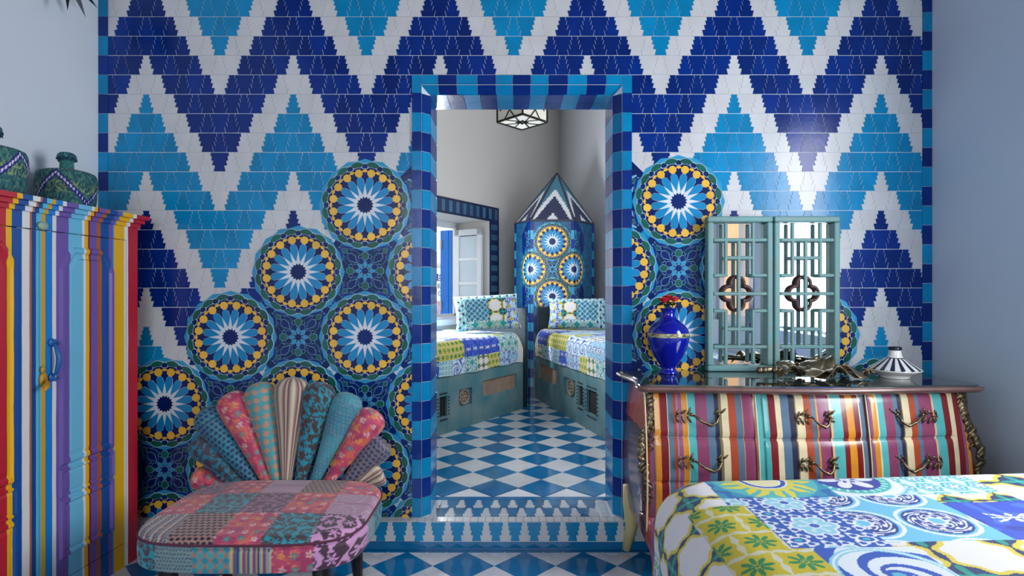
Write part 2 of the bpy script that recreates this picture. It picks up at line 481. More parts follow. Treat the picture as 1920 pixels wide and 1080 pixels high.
quad((IX0, D + CH, IZ1), (IX0, D + TH, IZ1), (IX1, D + TH, IZ1), (IX1, D + CH, IZ1))
wall_back = m.build('wall_back', [GROUT, PLASTER_WARM], kind='structure', label='tiled wall with blue and white zigzags around the open doorway')

# left, right, rear walls, ceiling
m = MB(); m.span((XL - 0.2, YB, 0), (XL, D + TH, ROOM_H))
m.build('wall_left', PLASTER_LEFT, kind='structure', label='plain pale blue-white wall behind the striped wardrobe')
WIN_R = [(0.86, 1.74, 0.9, 2.3), (-0.55, 0.55, 0.9, 2.1)]
m = MB()
for a0, a1, z0, z1 in slab_rects(YB, D + TH, 0, ROOM_H, WIN_R): m.span((XR, a0, z0), (XR + 0.2, a1, z1))
wall_right = m.build('wall_right', PLASTER_BLUE, kind='structure', label='plain pale blue wall beside the striped dresser')
WIN_B = [(-1.4, 0.8, 1.0, 2.7)]
m = MB()
for a0, a1, z0, z1 in slab_rects(XL, XR, 0, ROOM_H, WIN_B): m.span((a0, YB - 0.2, z0), (a1, YB, z1))
m.build('wall_front', PLASTER_BLUE, kind='structure')
m = MB(); m.span((XL - 0.2, YB - 0.2, ROOM_H), (XR + 0.2, D + 0.02, ROOM_H + 0.1))
m.build('ceiling', mat('ceiling_wood', (112, 78, 54), 0.7, noise=.2, nscale=6, bump=.2), kind='structure')

WOOD_W = mat('white_paint', (228, 231, 236), 0.35, noise=0.03, bump=0.05)
def window_frame(name, c, axis, wd, ht, nm=2, nr=3):
    fr = MB()
    def b(a0, a1, z0, z1, t=0.05):
        if axis == 'x': fr.span((c[0] + a0, c[1] - t / 2, c[2] + z0), (c[0] + a1, c[1] + t / 2, c[2] + z1))
        else: fr.span((c[0] - t / 2, c[1] + a0, c[2] + z0), (c[0] + t / 2, c[1] + a1, c[2] + z1))
    h = wd / 2
    b(-h, -h + .06, 0, ht); b(h - .06, h, 0, ht); b(-h, h, 0, .06); b(-h, h, ht - .06, ht)
    for k in range(1, nm): b(-h + wd * k / nm - .02, -h + wd * k / nm + .02, .06, ht - .06, .04)
    for k in range(1, nr): b(-h + .06, h - .06, ht * k / nr - .015, ht * k / nr + .015, .035)
    return fr.build(name, WOOD_W, kind='structure')
window_frame('window_2', (-0.3, YB - 0.12, 1.0), 'x', 2.2, 1.7, 4, 2)
window_frame('window_3', (XR + 0.16, 1.30, 0.9), 'y', 0.88, 1.4, 1, 1)
window_frame('window_4', (XR + 0.16, 0.0, 0.9), 'y', 1.1, 1.2, 2, 2)
# tiled surround of the right-hand window (seen in the mirrors)
TB = mat('tile_trim_blue', (10, 60, 140), 0.2, var=0.2)
m = MB()
for k in range(15):
    z = 0.84 + 0.09 * k
    for y in (-0.60, 0.60): m.span((XR - 0.006, y - .045, z + .002), (XR, y + .045, z + .088), k % 2)
for k in range(14):
    y = -0.645 + 0.0921 * k
    m.span((XR - 0.006, y + .002, 2.19), (XR, y + .09, 2.28), k % 2)
m.build('trim_tiles', [T_NAVY, T_TEAL], wall_right, kind='stuff')
m = MB(); m.span((XR + 2.2, -14, -.1), (XR + 2.4, 4, 6)); m.span((XR + 2.1, -1.2, .9), (XR + 2.2, -0.2, 2.2), 1)
m.build('neighbour_house', [mat('peach_plaster', (232, 176, 128), 0.9, noise=0.05), WOOD_W], label='peach coloured house outside the right-hand window', cat='building')

# ------------------------------------------------------------------ stepped zellige tiles
PITCH, ROWH = 45.9, 36.3
EDGE = [(6.0, 0), (5.2, 7.2), (8.3, 7.4), (6.6, 15.4), (10.8, 15.8), (8.3, 24.4), (14.2, 24.9), (11.6, 36.3)]
def stepped(upright, sx=1 / 400, sz=1 / 400, g=0.6):
    """outline (x, z) of one stepped tile about the middle of its row, counter-clockwise from the front"""
    R = []
    for x, y in EDGE:
        yy = min(max(y, g), ROWH - g)
        R.append(((x - g) if upright else (PITCH / 2 - x - g), yy))
    right = [(x * sx, (ROWH / 2 - y) * sz) for x, y in R]
    left = [(-x, z) for x, z in right]
    return left + right[::-1]             # down the left edge, up the right edge
def clip_x(pts, lo, hi):
    for s, lim in ((1, lo), (-1, hi)):
        out = []
        for i in range(len(pts)):
            a, b = pts[i], pts[(i + 1) % len(pts)]
            ia, ib = s * (a[0] - lim) >= 0, s * (b[0] - lim) >= 0
            if ia: out.append(a)
            if ia != ib:
                t = (lim - a[0]) / (b[0] - a[0]); out.append((lim, a[1] + t * (b[1] - a[1])))
        pts = out
        if len(pts) < 3: return []
    return pts

MED_L = [(685, 385), (560, 510), (433, 632), (685, 632), (310, 757), (810, 510), (560, 757), (810, 757), (685, 880), (435, 880), (310, 1004), (560, 1004), (810, 1004)]
MED_R = [(1272, 378), (1148, 503), (1272, 628), (1397, 503), (1525, 628), (1650, 753), (1397, 753)]
INT_L = [(685, 508), (560, 632), (433, 757), (685, 757), (310, 880), (560, 880), (810, 632), (810, 385), (810, 880), (685, 1004), (435, 1004)]
INT_R = [(1272, 503), (1397, 628), (1148, 628), (1148, 378), (1272, 753), (1525, 753)]
FRAME = (772.5, 1185, 141.5, 969)
def hidden_by_mosaic(x, y):
    for c in MED_L + MED_R:
        if math.hypot(x - c[0], y - c[1]) < 60: return True
    for c in INT_L + INT_R:
        if abs(x - c[0]) + abs(y - c[1]) < 84: return True
    return False

TM = {}
for up in (0, 1):
    for nm, mt in (('navy', T_NAVY), ('teal', T_TEAL), ('white', T_WHITE)):
        b = MB(); b.prism(stepped(up, g=.28 if nm == 'white' else .62), 0, -0.0026); TM[(up, nm)] = b.mesh('stepped_tile', mt)
rest = MB(); singles = []
for k in range(-5, 26):
    yc = 31.7 + ROWH * (k + 0.5)
    for u in range(-4, 66):
        xc = 274.5 + u * PITCH / 2
        if xc < 180 or xc > 1752 or hidden_by_mosaic(xc, yc): continue
        lo, hi = 203.5, 1728.5
        if yc > FRAME[2]:
            if xc < 978: hi = FRAME[0] + 2
            else: lo = FRAME[1] - 2
            if FRAME[0] < xc < FRAME[1] and abs(xc - FRAME[0]) > 18 and abs(xc - FRAME[1]) > 18: continue
        d = abs(((u + 6) % 12) - 6); vv = (k - d) % 12
        colr = 'teal' if vv in (4, 5, 6, 7) else ('white' if vv in (2, 3, 8, 9) else 'navy')
        up = 1 if (u + k) % 2 == 0 else 0
        x0, x1 = (lo - xc) / 400, (hi - xc) / 400
        whole = x0 < -0.043 and x1 > 0.043
        near_zone = any(math.hypot(xc - c[0], yc - c[1]) < 104 for c in MED_L + MED_R)
        if whole and not near_zone and 0 < yc < 560 and colr != 'white':
            singles.append((abs(yc - 330), xc, yc, up, colr)); continue
        g_ = .28 if colr == 'white' else .62
        p = stepped(up, g=g_) if whole else clip_x(stepped(up, g=g_), x0, x1)
        if len(p) >= 3: rest.prism(p, D, D - 0.0026, {'navy': 0, 'teal': 1, 'white': 2}[colr], (wx(xc), wz(yc)))
singles.sort()
for n, (_, xc, yc, up, colr) in enumerate(singles):
    if n < 300:
        o = obj('stepped_tile', TM[(up, colr)], wall_back, (wx(xc), D, wz(yc)))
        o.rotation_euler = (random.gauss(0, .004), random.gauss(0, .004), random.gauss(0, .004))
    else:
        rest.prism(stepped(up), D, D - 0.0026, 0 if colr == 'navy' else 1, (wx(xc), wz(yc)))
rest.build('stepped_tile_field', [T_NAVY, T_TEAL, T_WHITE], wall_back, kind='stuff')

# checker border columns at both ends of the tiled wall
bm = MB(); bm.span((-.0225, -.004, -.0443), (.0225, 0, .0443)); BT = {c: bm.mesh('border_tile', c_) for c, c_ in (('n', T_NAVY), ('t', T_TEAL))}
for k in range(-4, 26):
    obj('border_tile', BT['n' if k % 2 == 0 else 't'], wall_back, (wx(194.2), D, wz(31.7 + ROWH * (k + .5))), (0, random.gauss(0, .006), random.gauss(0, .006)))
    obj('border_tile', BT['t' if k % 2 == 0 else 'n'], wall_back, (wx(1737.8), D, wz(23 + ROWH * (k + .5))), (0, random.gauss(0, .006), random.gauss(0, .006)))

# ------------------------------------------------------------------ rosettes
PX = 1 / 400
def pol(r, deg): return (r * math.sin(math.radians(deg)), r * math.cos(math.radians(deg)))
def ngon(n, r, cx=0, cy=0, ph=0): return [(cx + r * math.cos(2 * math.pi * i / n + ph), cy + r * math.sin(2 * math.pi * i / n + ph)) for i in range(n)]
def mir(h): return [(-x, y) for x, y in h] + [(x, y) for x, y in h[::-1] if abs(x) > 1e-6 or False]
def ccw(p):
    a = sum(p[i][0] * p[(i + 1) % len(p)][1] - p[(i + 1) % len(p)][0] * p[i][1] for i in range(len(p)))
    return p if a > 0 else p[::-1]
STAR16 = [pol(16.2 if i % 2 == 0 else 12.6, 11.25 + i * 11.25) for i in range(32)]
KITE = [(0, 13.4), (2.7, 17.6), (0, 38.5), (-2.7, 17.6)]
PETAL = [(0, 19.6), (6.9, 37.5), (6.2, 47.2), (3.0, 52.2), (-3.0, 52.2), (-6.2, 47.2), (-6.9, 37.5)]
SPIKE = [(0, 40.5), (1.8, 48.6), (6.0, 50.2), (3.6, 53.6), (5.6, 58.6), (0, 56.4), (-5.6, 58.6), (-3.6, 53.6), (-6.0, 50.2), (-1.8, 48.6)]
GOLDS = ngon(8, 7.7, 0, 60.2, 0.39)
LINK = [(-5.4, 61.0), (-2.2, 62.6), (0, 60.6), (2.2, 62.6), (5.4, 61.0), (4.0, 65.4), (0, 67.0), (-4.0, 65.4)]
HEXN = [(0, 66.6 + 1.6), (4.6, 69.0), (5.6, 74.2), (0, 78.0), (-5.6, 74.2), (-4.6, 69.0)]
LEAF = [(-13.6, 74.4), (-9.5, 78.6), (-4.5, 81.0), (0, 81.6), (4.5, 81.0), (9.5, 78.6), (13.6, 74.4), (8.6, 72.4), (4.4, 70.2), (0, 71.6), (-4.4, 70.2), (-8.6, 72.4)]
def scale_poly(p, f):
    cx = sum(a for a, _ in p) / len(p); cy = sum(b for _, b in p) / len(p)
    return [(cx + (a - cx) * f, cy + (b - cy) * f) for a, b in p]
def rot_poly(p, deg):
    c, s = math.cos(math.radians(-deg)), math.sin(math.radians(-deg))
    return [(x * c - y * s, x * s + y * c) for x, y in p]
def pm(name, p, mt, h):
    b = MB(); b.prism(ccw([(x * PX, y * PX) for x, y in p]), 0, -h); return b.mesh(name, mt)
PIECES = [   # name, outline, material, height, angle offset, count
    ('star_centre', STAR16, T_DEEP, .0066, 0, 1), ('kite_tile', KITE, T_KITE, .0066, 0, 16), ('petal_tile', PETAL, T_PETAL, .0068, 11.25, 16),
    ('spike_tile', SPIKE, T_DEEP, .0066, 0, 16), ('gold_tile', GOLDS, T_GOLD, .0072, 11.25, 16), ('gold_link', LINK, T_GOLD, .0069, 0, 16),
    ('hexagon_tile', HEXN, T_DEEP, .0068, 0, 16), ('leaf_tile', LEAF, T_GREEN, .0070, 11.25, 16)]
PMESH = {n: pm(n, p, mt, h) for n, p, mt, h, a, c in PIECES}

def ground_mesh(lo, hi):
    """backing of one rosette: pale blue plate, dark ring, light joints round the leaves"""
    b = MB()
    p = clip_x([pol(87 if i % 2 == 0 else 83.5, i * 11.25) for i in range(32)][::-1], lo, hi)
    b.prism([(x * PX, y * PX) for x, y in ccw(p)], 0, -.0040, 0)
    n = 64
    for i in range(n):
        q = [pol(38, i * 360 / n), pol(38, (i + 1) * 360 / n), pol(78, (i + 1) * 360 / n), pol(78, i * 360 / n)]
        q = clip_x(q, lo, hi)
        if len(q) > 2: b.prism([(x * PX, y * PX) for x, y in ccw(q)], 0, -.0050, 1)
    c = clip_x([pol(38.5, i * 11.25) for i in range(32)], lo, hi)
    if len(c) > 2: b.prism([(x * PX, y * PX) for x, y in ccw(c)], 0, -.0050, 2)
    for k in range(16):
        for pl, a, f in ((LEAF, 11.25, 1.10), (HEXN, 0, 1.20), (PETAL, 11.25, 1.05)):
            q = clip_x(rot_poly(scale_poly(pl, f), a + 22.5 * k), lo, hi)
            if len(q) > 2: b.prism([(x * PX, y * PX) for x, y in ccw(q)], 0, -.0058, 2)
    return b.mesh('rosette', [T_LIGHT, T_DEEP, GROUT])
GM = {}
def limits(cx):
    if cx < 978: return (-999, min(999, FRAME[0] + 4 - cx))
    return (max(-999, FRAME[1] - 4 - cx), 999)
def rosette(cx, cy):
    lo, hi = limits(cx)
    lo = max(lo, -90); hi = min(hi, 90)
    key = (lo, hi)
    if key not in GM: GM[key] = ground_mesh(lo, hi)
    o = obj('rosette', GM[key], wall_back, (wx(cx), D, wz(cy)))
    for n, p, mt, h, a0, cnt in PIECES:
        for k in range(cnt):
            q = rot_poly(p, a0 + 22.5 * k)
            my = sum(y for _, y in q) / len(q)
            if cy - my > 972: continue
            if max(x for x, _ in q) > hi or min(x for x, _ in q) < lo:      # cut by the doorway surround
                q = clip_x(q, lo, hi)
                if len(q) < 3 or max(x for x, _ in q) - min(x for x, _ in q) < 2: continue
                obj(n, pm(n, q, mt, h), o); continue
            s = obj(n, PMESH[n], o)
            s.rotation_euler = (random.gauss(0, .0007), math.radians(a0 + 22.5 * k), 0)

# star panels that fill the gaps between the rosettes
def rp(r, a): return pol(r, a)
IPIECES = []
IPIECES.append(('star_centre', ngon(8, 6.6, 0, 0, math.pi / 8), T_DEEP, 1, 0, 0))
IPIECES.append(('star_ray', [(0, 7.2), (3.6, 10.5), (0, 19.5), (-3.6, 10.5)], T_LIGHT, 8, 45, 0))
IPIECES.append(('star_kite', [(0, 12.5), (4.8, 17.5), (4.2, 23.0), (0, 25.5), (-4.2, 23.0), (-4.8, 17.5)], T_DEEP, 8, 45, 22.5))
IPIECES.append(('green_hexagon', [(-4.6, 23), (0, 21), (4.6, 23), (6.6, 29), (3.6, 34.5), (-3.6, 34.5), (-6.6, 29)], T_GREEN, 4, 90, 0))
IPIECES.append(('diagonal_kite', [(0, 22), (6.0, 33), (5.0, 41), (0, 45), (-5.0, 41), (-6.0, 33)], T_DEEP, 4, 90, 45))
IPIECES.append(('diagonal_green', [(0, 47.5), (4.5, 52), (0, 60), (-4.5, 52)], T_GREEN, 4, 90, 45))
IPIECES.append(('dark_leaf', [(8.2, 27), (14.6, 30.5), (13.4, 40), (8.0, 47.5), (8.4, 38)], T_DEEP, 4, 90, 45))
IPIECES.append(('dark_leaf', [(-8.2, 27), (-8.4, 38), (-8.0, 47.5), (-13.4, 40), (-14.6, 30.5)], T_DEEP, 4, 90, 45))
IPIECES.append(('navy_leaf', [(5.2, 54), (12.0, 46.5), (16.5, 44), (11, 53.5), (4.0, 66), (2.0, 64)], T_NAVY, 4, 90, 45))
IPIECES.append(('navy_leaf', [(-5.2, 54), (-2.0, 64), (-4.0, 66), (-11, 53.5), (-16.5, 44), (-12.0, 46.5)], T_NAVY, 4, 90, 45))
IPIECES.append(('green_leaf', [(8, 31), (14, 33.5), (20, 32), (14, 29.0)], T_GREEN, 4, 90, 0))
IPIECES.append(('green_leaf', [(-8, 31), (-14, 29.0), (-20, 32), (-14, 33.5)], T_GREEN, 4, 90, 0))
IMESH = [pm(n, p, mt, .0056) for n, p, mt, c, st, a in IPIECES]
IG = {}
def star_panel(cx, cy):
    lo, hi = limits(cx); lo = max(lo, -112); hi = min(hi, 112)
    if (lo, hi) not in IG:
        b = MB()
        q = clip_x([(112, 0), (0, 112), (-112, 0), (0, -112)], lo, hi)
        b.prism([(x * PX, y * PX) for x, y in ccw(q)], 0, -.0034, 0)
        for n, p, mt, c, st, a in IPIECES:
            for k in range(c):
                q = clip_x(rot_poly(scale_poly(p, 1.14), a + st * k), lo, hi)
                if len(q) > 2: b.prism([(x * PX, y * PX) for x, y in ccw(q)], 0, -.0045, 1)
        IG[(lo, hi)] = b.mesh('star_panel', [T_DEEP, mat('joint_blue', (112, 168, 200), 0.6)])
    o = obj('star_panel', IG[(lo, hi)], wall_back, (wx(cx), D, wz(cy)))
    for (n, p, mt, c, st, a), me in zip(IPIECES, IMESH):
        for k in range(c):
            q = rot_poly(p, a + st * k)
            if max(x for x, _ in q) > hi + 8 or min(x for x, _ in q) < lo - 8: continue
            my = sum(y for _, y in q) / len(q)
            if cy - my > 972: continue
            s = obj(n, me, o); s.rotation_euler = (0, math.radians(a + st * k), 0)
for c in INT_L + INT_R: star_panel(*c)
for c in MED_L + MED_R: rosette(*c)

# ------------------------------------------------------------------ doorway surround
door = thing('door_1', ((DX0 + DX1) / 2, D, 0), label='open doorway edged with alternating navy and turquoise tiles', kind='structure')
def tile_box(size, mt):
    b = MB(); b.box((0, 0, 0), size); return b.mesh('surround_tile', mt)
G = .0022
n_course = 22; hgt = (969 - 175.5) / n_course / 400
hw_f = (791 - 772.5) / 400
sF = {c: tile_box((hw_f - G, .010, hgt - G), mt) for c, mt in ((0, T_TEAL), (1, T_NAVY))}
cw = CH * math.sqrt(2)
sC = {c: tile_box((cw - .001, .008, hgt - G), mt) for c, mt in ((0, T_TEAL), (1, T_NAVY))}
rd = (TH - CH) / 2
sR = {c: tile_box((.008, rd - G, hgt - G), mt) for c, mt in ((0, T_TEAL), (1, T_NAVY))}
ox, oy, oz = door.location
def dt(me, loc, rot=(0, 0, 0)):
    return obj('surround_tile', me, door, (loc[0] - ox, loc[1] - oy, loc[2] - oz), (rot[0] + random.gauss(0, .004), rot[1], rot[2] + random.gauss(0, .004)))
for k in range(n_course):
    z = wz(175.5) - hgt * (k + .5); c = (k + 1) % 2
    for sgn, xf, xi in ((-1, DX0, IX0), (1, DX1, IX1)):
        dt(sF[c], (xf + sgn * hw_f / 2, D - .004, z))
        dt(sC[c], ((xf + xi) / 2, D + CH / 2, z), (0, 0, -sgn * math.radians(45)))
        for q in range(2): dt(sR[c], (xi, D + CH + rd * (q + .5), z))
xs = [791, 821.5, 856.5, 895, 930, 961, 995, 1028, 1064.5, 1100, 1136, 1166]
for i in range(11):
    c = i % 2; wd = (xs[i + 1] - xs[i]) / 400; xm = wx((xs[i] + xs[i + 1]) / 2); mt = T_NAVY if c else T_TEAL
    dt(tile_box((wd - G, .010, (159 - 141.5) / 400 - G), mt), (xm, D - .004, wz(150.2)))
    dt(tile_box((wd - G, .008, cw - .001), mt), (xm, D + CH / 2, (DZ1 + IZ1) / 2), (math.radians(45), 0, 0))
    xm2 = IX0 + (IX1 - IX0) * (i + .5) / 11; wd2 = (IX1 - IX0) / 11
    for q in range(2): dt(tile_box((wd2 - G, rd - G, .008), mt), (xm2, D + CH + rd * (q + .5), IZ1))
for xc in (781.7, 1175.5): dt(tile_box((hw_f - G, .010, 34 / 400 - G), T_TEAL), (wx(xc), D - .004, wz(158.5)))

# threshold: white strip and two rows of small stepped tiles let into the floor
YF = D - 0.055                              # face of the tiled skirting
thr = MB()
thr.span((DX0, YF, 0), (DX1, D + TH + .012, STEP - .003))
threshold = thr.build('floor_threshold', GROUT, kind='structure', label='tiled threshold step below the doorway')
def flat_tile(p, mt):
    b = MB(); n = len(p)
    b.add([(x, y, .0) for x, y in p] + [(x, y, -.003) for x, y in p], [list(range(n))] + [(i, i + n, (i + 1) % n + n, (i + 1) % n) for i in range(n)])
    return b.mesh('threshold_tile', mt)
pw = .085
for row, (ya, yb) in enumerate(((2.673, 2.776), (2.778, 2.881))):
    sz = (yb - ya) / ROWH
    mW = flat_tile(stepped(1, pw / PITCH, sz, .4), FL_WHITE); mB = flat_tile(stepped(0, pw / PITCH, sz, .4), FL_BLUE)
    for k in range(-6, 6):
        for up, me in ((1, mW), (0, mB)):
            x = .046 + pw * (k + (.5 if row else 0) + (0 if up else .5))
            if IX0 + .045 < x < IX1 - .07: obj('threshold_tile', me, threshold, (x, (ya + yb) / 2, STEP))
b = MB(); b.span((IX0, 2.883, STEP - .003), (IX1, D + TH + .010, STEP)); b.build('border_strip', FL_BLUE, threshold)
for x in (IX0 + .022, IX1 - .040):
    for k in range(5):
        b = MB(); b.span((x - .018, 2.673 + .042 * k, STEP - .003), (x + .018, 2.673 + .042 * k + .040, STEP)); b.build('threshold_tile', FL_WHITE, threshold)

# tiled skirting along the wall
base = MB(); base.span((XL, YF + .004, 0), (XR, D, STEP - .003))
baseboard = base.build('baseboard_back', GROUT, kind='structure', label='skirting of white and blue stepped tiles under the tiled wall')
b = MB(); b.box((0, 0, 0), (.0335, .052, .004)); me = b.mesh('ledge_tile', T_WHITE)
for k in range(int((XR - XL - .04) / .0352)): obj('ledge_tile', me, baseboard, (XL + .02 + .0352 * (k + .5), (YF + D) / 2, STEP - .001))
pw = .0882; zt, zb = CAMZ - (979 - CY) / F * YF, CAMZ - (1015 - CY) / F * YF
sz = (zt - zb) / ROWH
b = MB(); b.prism(stepped(1, pw / PITCH, sz, .4), .004, -.001); mW = b.mesh('skirting_tile', T_WHITE)
b = MB(); b.prism(stepped(0, pw / PITCH, sz, .4), .004, -.001); mB = b.mesh('skirting_tile', T_TEAL)
for k in range(-22, 22):
    for up, me in ((1, mW), (0, mB)):
        x = .058 + pw * (k + (0 if up else .5))
        if XL + .05 < x < XR - .05: obj('skirting_tile', me, baseboard, (x, YF, (zt + zb) / 2))
b = MB(); b.span((XL + .02, YF - .002, .001), (XR - .01, YF + .004, zb - .002)); b.build('skirting_strip', FL_BLUE, baseboard)

# ------------------------------------------------------------------ floors
b = MB(); b.span((XL, YB, -.1), (XR, D, -.004)); floor = b.build('floor', GROUT, kind='structure', label='floor of blue and white diamond tiles in the front room')
def diamond(h, mt, name='floor_tile', g=.0012):
    q = MB(); h -= g; z0 = -.004
    q.add([(h, 0, 0), (0, h, 0), (-h, 0, 0), (0, -h, 0), (h, 0, z0), (0, h, z0), (-h, 0, z0), (0, -h, z0)],
          [(0, 1, 2, 3), (0, 4, 5, 1), (1, 5, 6, 2), (2, 6, 7, 3), (3, 7, 4, 0)])
    return q.mesh(name, mt)
h = .1331; Y0 = 2.593; XV = -.4765
dB = diamond(h, FL_BLUE); dS = diamond(h / 3, FL_WHITE, g=.0009)
far = MB()
for mrow in range(0, 38):
    y = Y0 - h * mrow
    blue = mrow % 2 == 1
    for n in range(-8, 11):
        x = XV + 2 * h * n + (0 if blue else h)
        if not (XL + h * .6 < x < XR - h * .6) or y < YB + h: continue
        if y > 1.9:
            if blue: obj('floor_tile', dB, floor, (x, y, 0))
            else:
                for i in range(3):
                    for j in range(3):
                        px_, py_ = x + (i - j) * h / 3, y + (i + j - 2) * h / 3
                        if py_ < Y0 - .01: obj('small_floor_tile', dS, floor, (px_, py_, 0))
        else:
            q = h - .0012
            far.add([(x + q, y, 0), (x, y + q, 0), (x - q, y, 0), (x, y - q, 0)], [(0, 1, 2, 3)], 0 if blue else 1)
far.build('floor_tile_field', [FL_BLUE, FL_WHITE], floor, kind='stuff')
b = MB(); b.span((XL, Y0, -.004), (XR, YF - .002, 0)); b.build('border_strip', FL_BLUE, floor)

# inner room: level, walls that meet at the far corner
CN = Vector((.623, 7.38)); UL = Vector((.547, .837)).normalized(); UR = Vector((.265, -.964)).normalized()
NL = Vector((-UL.y, UL.x)); NR = Vector((-UR.y, UR.x))      # outwards: left wall / right wall
YI = D + TH
b = MB(); b.add([(-2.4, YI, STEP - .004), (2.0, YI, STEP - .004), (2.0, 7.6, STEP - .004), (-2.4, 7.6, STEP - .004)], [(0, 1, 2, 3)])
floor2 = b.build('floor_inner', GROUT, kind='structure', label='floor of blue and white diamond tiles in the room beyond the doorway')
hi = .1305
dB2 = diamond(hi, FL_BLUE); dW2 = diamond(hi, FL_WHITE)
for mrow in range(0, 26):
    y = 3.061 + hi * mrow; blue = mrow % 2 == 0
    for n in range(-9, 10):
        x = -.0976 + 2 * hi * n + (0 if blue else hi)
        p = Vector((x, y))
        if (p - CN).dot(NL) > -.55 or (p - CN).dot(NR) > -.4 or y < YI + .1: continue
        obj('floor_tile', dB2 if blue else dW2, floor2, (x, y, STEP))

LW = 0.45
def lwall(t, o, z): p = CN - UL * t + NL * o; return Vector((p.x, p.y, z))
WT0, WT1, WZ0, WZ1 = 1.58, 2.70, .90, 1.93
b = MB()
def lbox(mb, t0, t1, o0, o1, z0, z1, mi=0):
    vs = [lwall(t, o, z) for t in (t0, t1) for o in (o0, o1) for z in (z0, z1)]
    mb.add(vs, [(0, 2, 3, 1), (4, 5, 7, 6), (0, 1, 5, 4), (2, 6, 7, 3), (0, 4, 6, 2), (1, 3, 7, 5)], mi)
for t0, t1, z0, z1 in slab_rects(-.3, 5.3, 0, 3.9, [(WT0, WT1, WZ0, WZ1)]): lbox(b, t0, t1, 0, LW, z0, z1)
b.build('wall_left_inner', PLASTER_WARM, kind='structure', label='plain greyish wall with a window in the room beyond the doorway')
b = MB()
def rwall(t, o, z): p = CN + UR * t + NR * o; return Vector((p.x, p.y, z))
vs = [rwall(t, o, z) for t in (-.5, 4.62) for o in (0, .2) for z in (0, 3.9)]
b.add(vs, [(0, 1, 3, 2), (4, 6, 7, 5), (0, 4, 5, 1), (2, 3, 7, 6), (0, 2, 6, 4), (1, 5, 7, 3)])
b.build('wall_right_inner', PLASTER, kind='structure', label='plain white wall at the right of the room beyond the doorway')
b = MB(); b.span((-2.8, YI, 3.7), (2.4, 7.9, 3.8)); b.build('ceiling_inner', PLASTER, kind='structure')

# ------------------------------------------------------------------ inner room window
area_light('daylight_inner', tuple(lwall(2.59, -.02, 1.42)), (math.radians(90), 0, math.atan2(NL.x, -NL.y)), .20, .95, 36, (0.97, 0.98, 1.0))
area_light('fill_light_inner_side', tuple(rwall(3.6, -.06, 2.0)), (math.radians(90), 0, math.atan2(NR.x, -NR.y)), .9, 1.1, 16, (1.0, 0.98, 0.95))  # added fill light just off the solid right wall, no opening behind it
b = MB()
for t0, t1, z0, z1 in ((3.08, 3.14, 1.38, 2.62), (4.06, 4.12, 1.38, 2.62), (3.08, 4.12, 1.38, 1.44), (3.08, 4.12, 2.56, 2.62)):
    vs = [rwall(t, o, z) for t in (t0, t1) for o in (-.05, 0) for z in (z0, z1)]
    b.add(vs, [(0, 1, 3, 2), (4, 6, 7, 5), (0, 4, 5, 1), (2, 3, 7, 6), (0, 2, 6, 4), (1, 5, 7, 3)])
b.build('added_frame_inner', WOOD_W, kind='structure')  # added frame bars round the fill light, on unbroken wall
win = thing('window_1', lwall((WT0 + WT1) / 2, 0, WZ0), label='deep window with a tiled surround beyond the doorway', kind='structure')
wl = win.location
def lpart(name, boxes, mats, parent=win, kind=None):
    q = MB()
    for bx in boxes: lbox(q, *bx)
    q.v = [tuple(Vector(p) - wl) for p in q.v]
    return q.build(name, mats, parent, kind=kind)
# tiled surround: alternating bars between two dark lines
tr = []
for (t0, t1, z0, z1) in ((WT0 - .165, WT0 - .145, WZ0 - .1, WZ1 + .155), (WT0 - .02, WT0, WZ0 - .1, WZ1), (WT0 - .165, WT1 + .165, WZ1 + .135, WZ1 + .155), (WT0 - .02, WT1 + .02, WZ1, WZ1 + .02)):
    tr.append((t0, t1, -.010, 0, z0, z1, 2))
k = 0; z = WZ0 - .1
while z < WZ1 + .02:
    tr.append((WT0 - .143, WT0 - .022, -.008, 0, z, z + .052, k % 2)); z += .055; k += 1
t = WT0 - .143; k = 0
while t < WT1 + .1:
    tr.append((t, t + .052, -.008, 0, WZ1 + .022, WZ1 + .133, (k + 1) % 2)); t += .055; k += 1
DKT = mat('trim_dark', (30, 40, 78), 0.3, var=0.2); TLT = mat('trim_teal', (66, 110, 138), 0.3, var=0.15); NVT = mat('trim_navy', (36, 52, 100), 0.3, var=0.2)
lpart('tile_surround', tr, [NVT, TLT, DKT], kind='stuff')
OF = .42
lpart('window_frame', [(WT0, WT0 + .05, OF, OF + .04, WZ0, WZ1), (WT1 - .05, WT1, OF, OF + .04, WZ0, WZ1), (WT0, WT1, OF, OF + .04, WZ1 - .06, WZ1), (WT0, WT1, OF, OF + .04, WZ0, WZ0 + .04)], WOOD_W)
lpart('window_sill', [(WT0 - .01, WT1 + .01, -.03, .40, WZ0 - .04, WZ0 + .015)], WOOD_W)
# casement swung inwards against the reveal, hinged at the outer frame
ls0, ls1, lt = .06, OF, WT0 + .035
lz0, lz1 = WZ0 + .04, 1.852
leaf = lpart('casement', [(lt, lt + .035, ls0, ls0 + .055, lz0, lz1), (lt, lt + .035, ls1 - .06, ls1, lz0, lz1), (lt, lt + .035, ls0, ls1, lz1 - .065, lz1), (lt, lt + .035, ls0, ls1, lz0, lz0 + .07)]
             + [(lt + .004, lt + .031, ls0 + .05, ls1 - .05, lz0 + .07 + (lz1 - lz0 - .135) * f - .016, lz0 + .07 + (lz1 - lz0 - .135) * f + .016) for f in (1 / 3, 2 / 3)], WOOD_W)
PANE = mat('window_pane', (200, 214, 226), 0.06, spec=0.8)
for f in range(3):
    a = lz0 + .07 + (lz1 - lz0 - .135) * f / 3 + .01; c = a + (lz1 - lz0 - .135) / 3 - .02
    q = lpart('pane', [(lt + .013, lt + .019, ls0 + .05, ls1 - .055, a, c)], PANE, leaf)
SHUT = mat('shutter_blue', (4, 112, 206), 0.4, noise=0.05, bump=0.1)
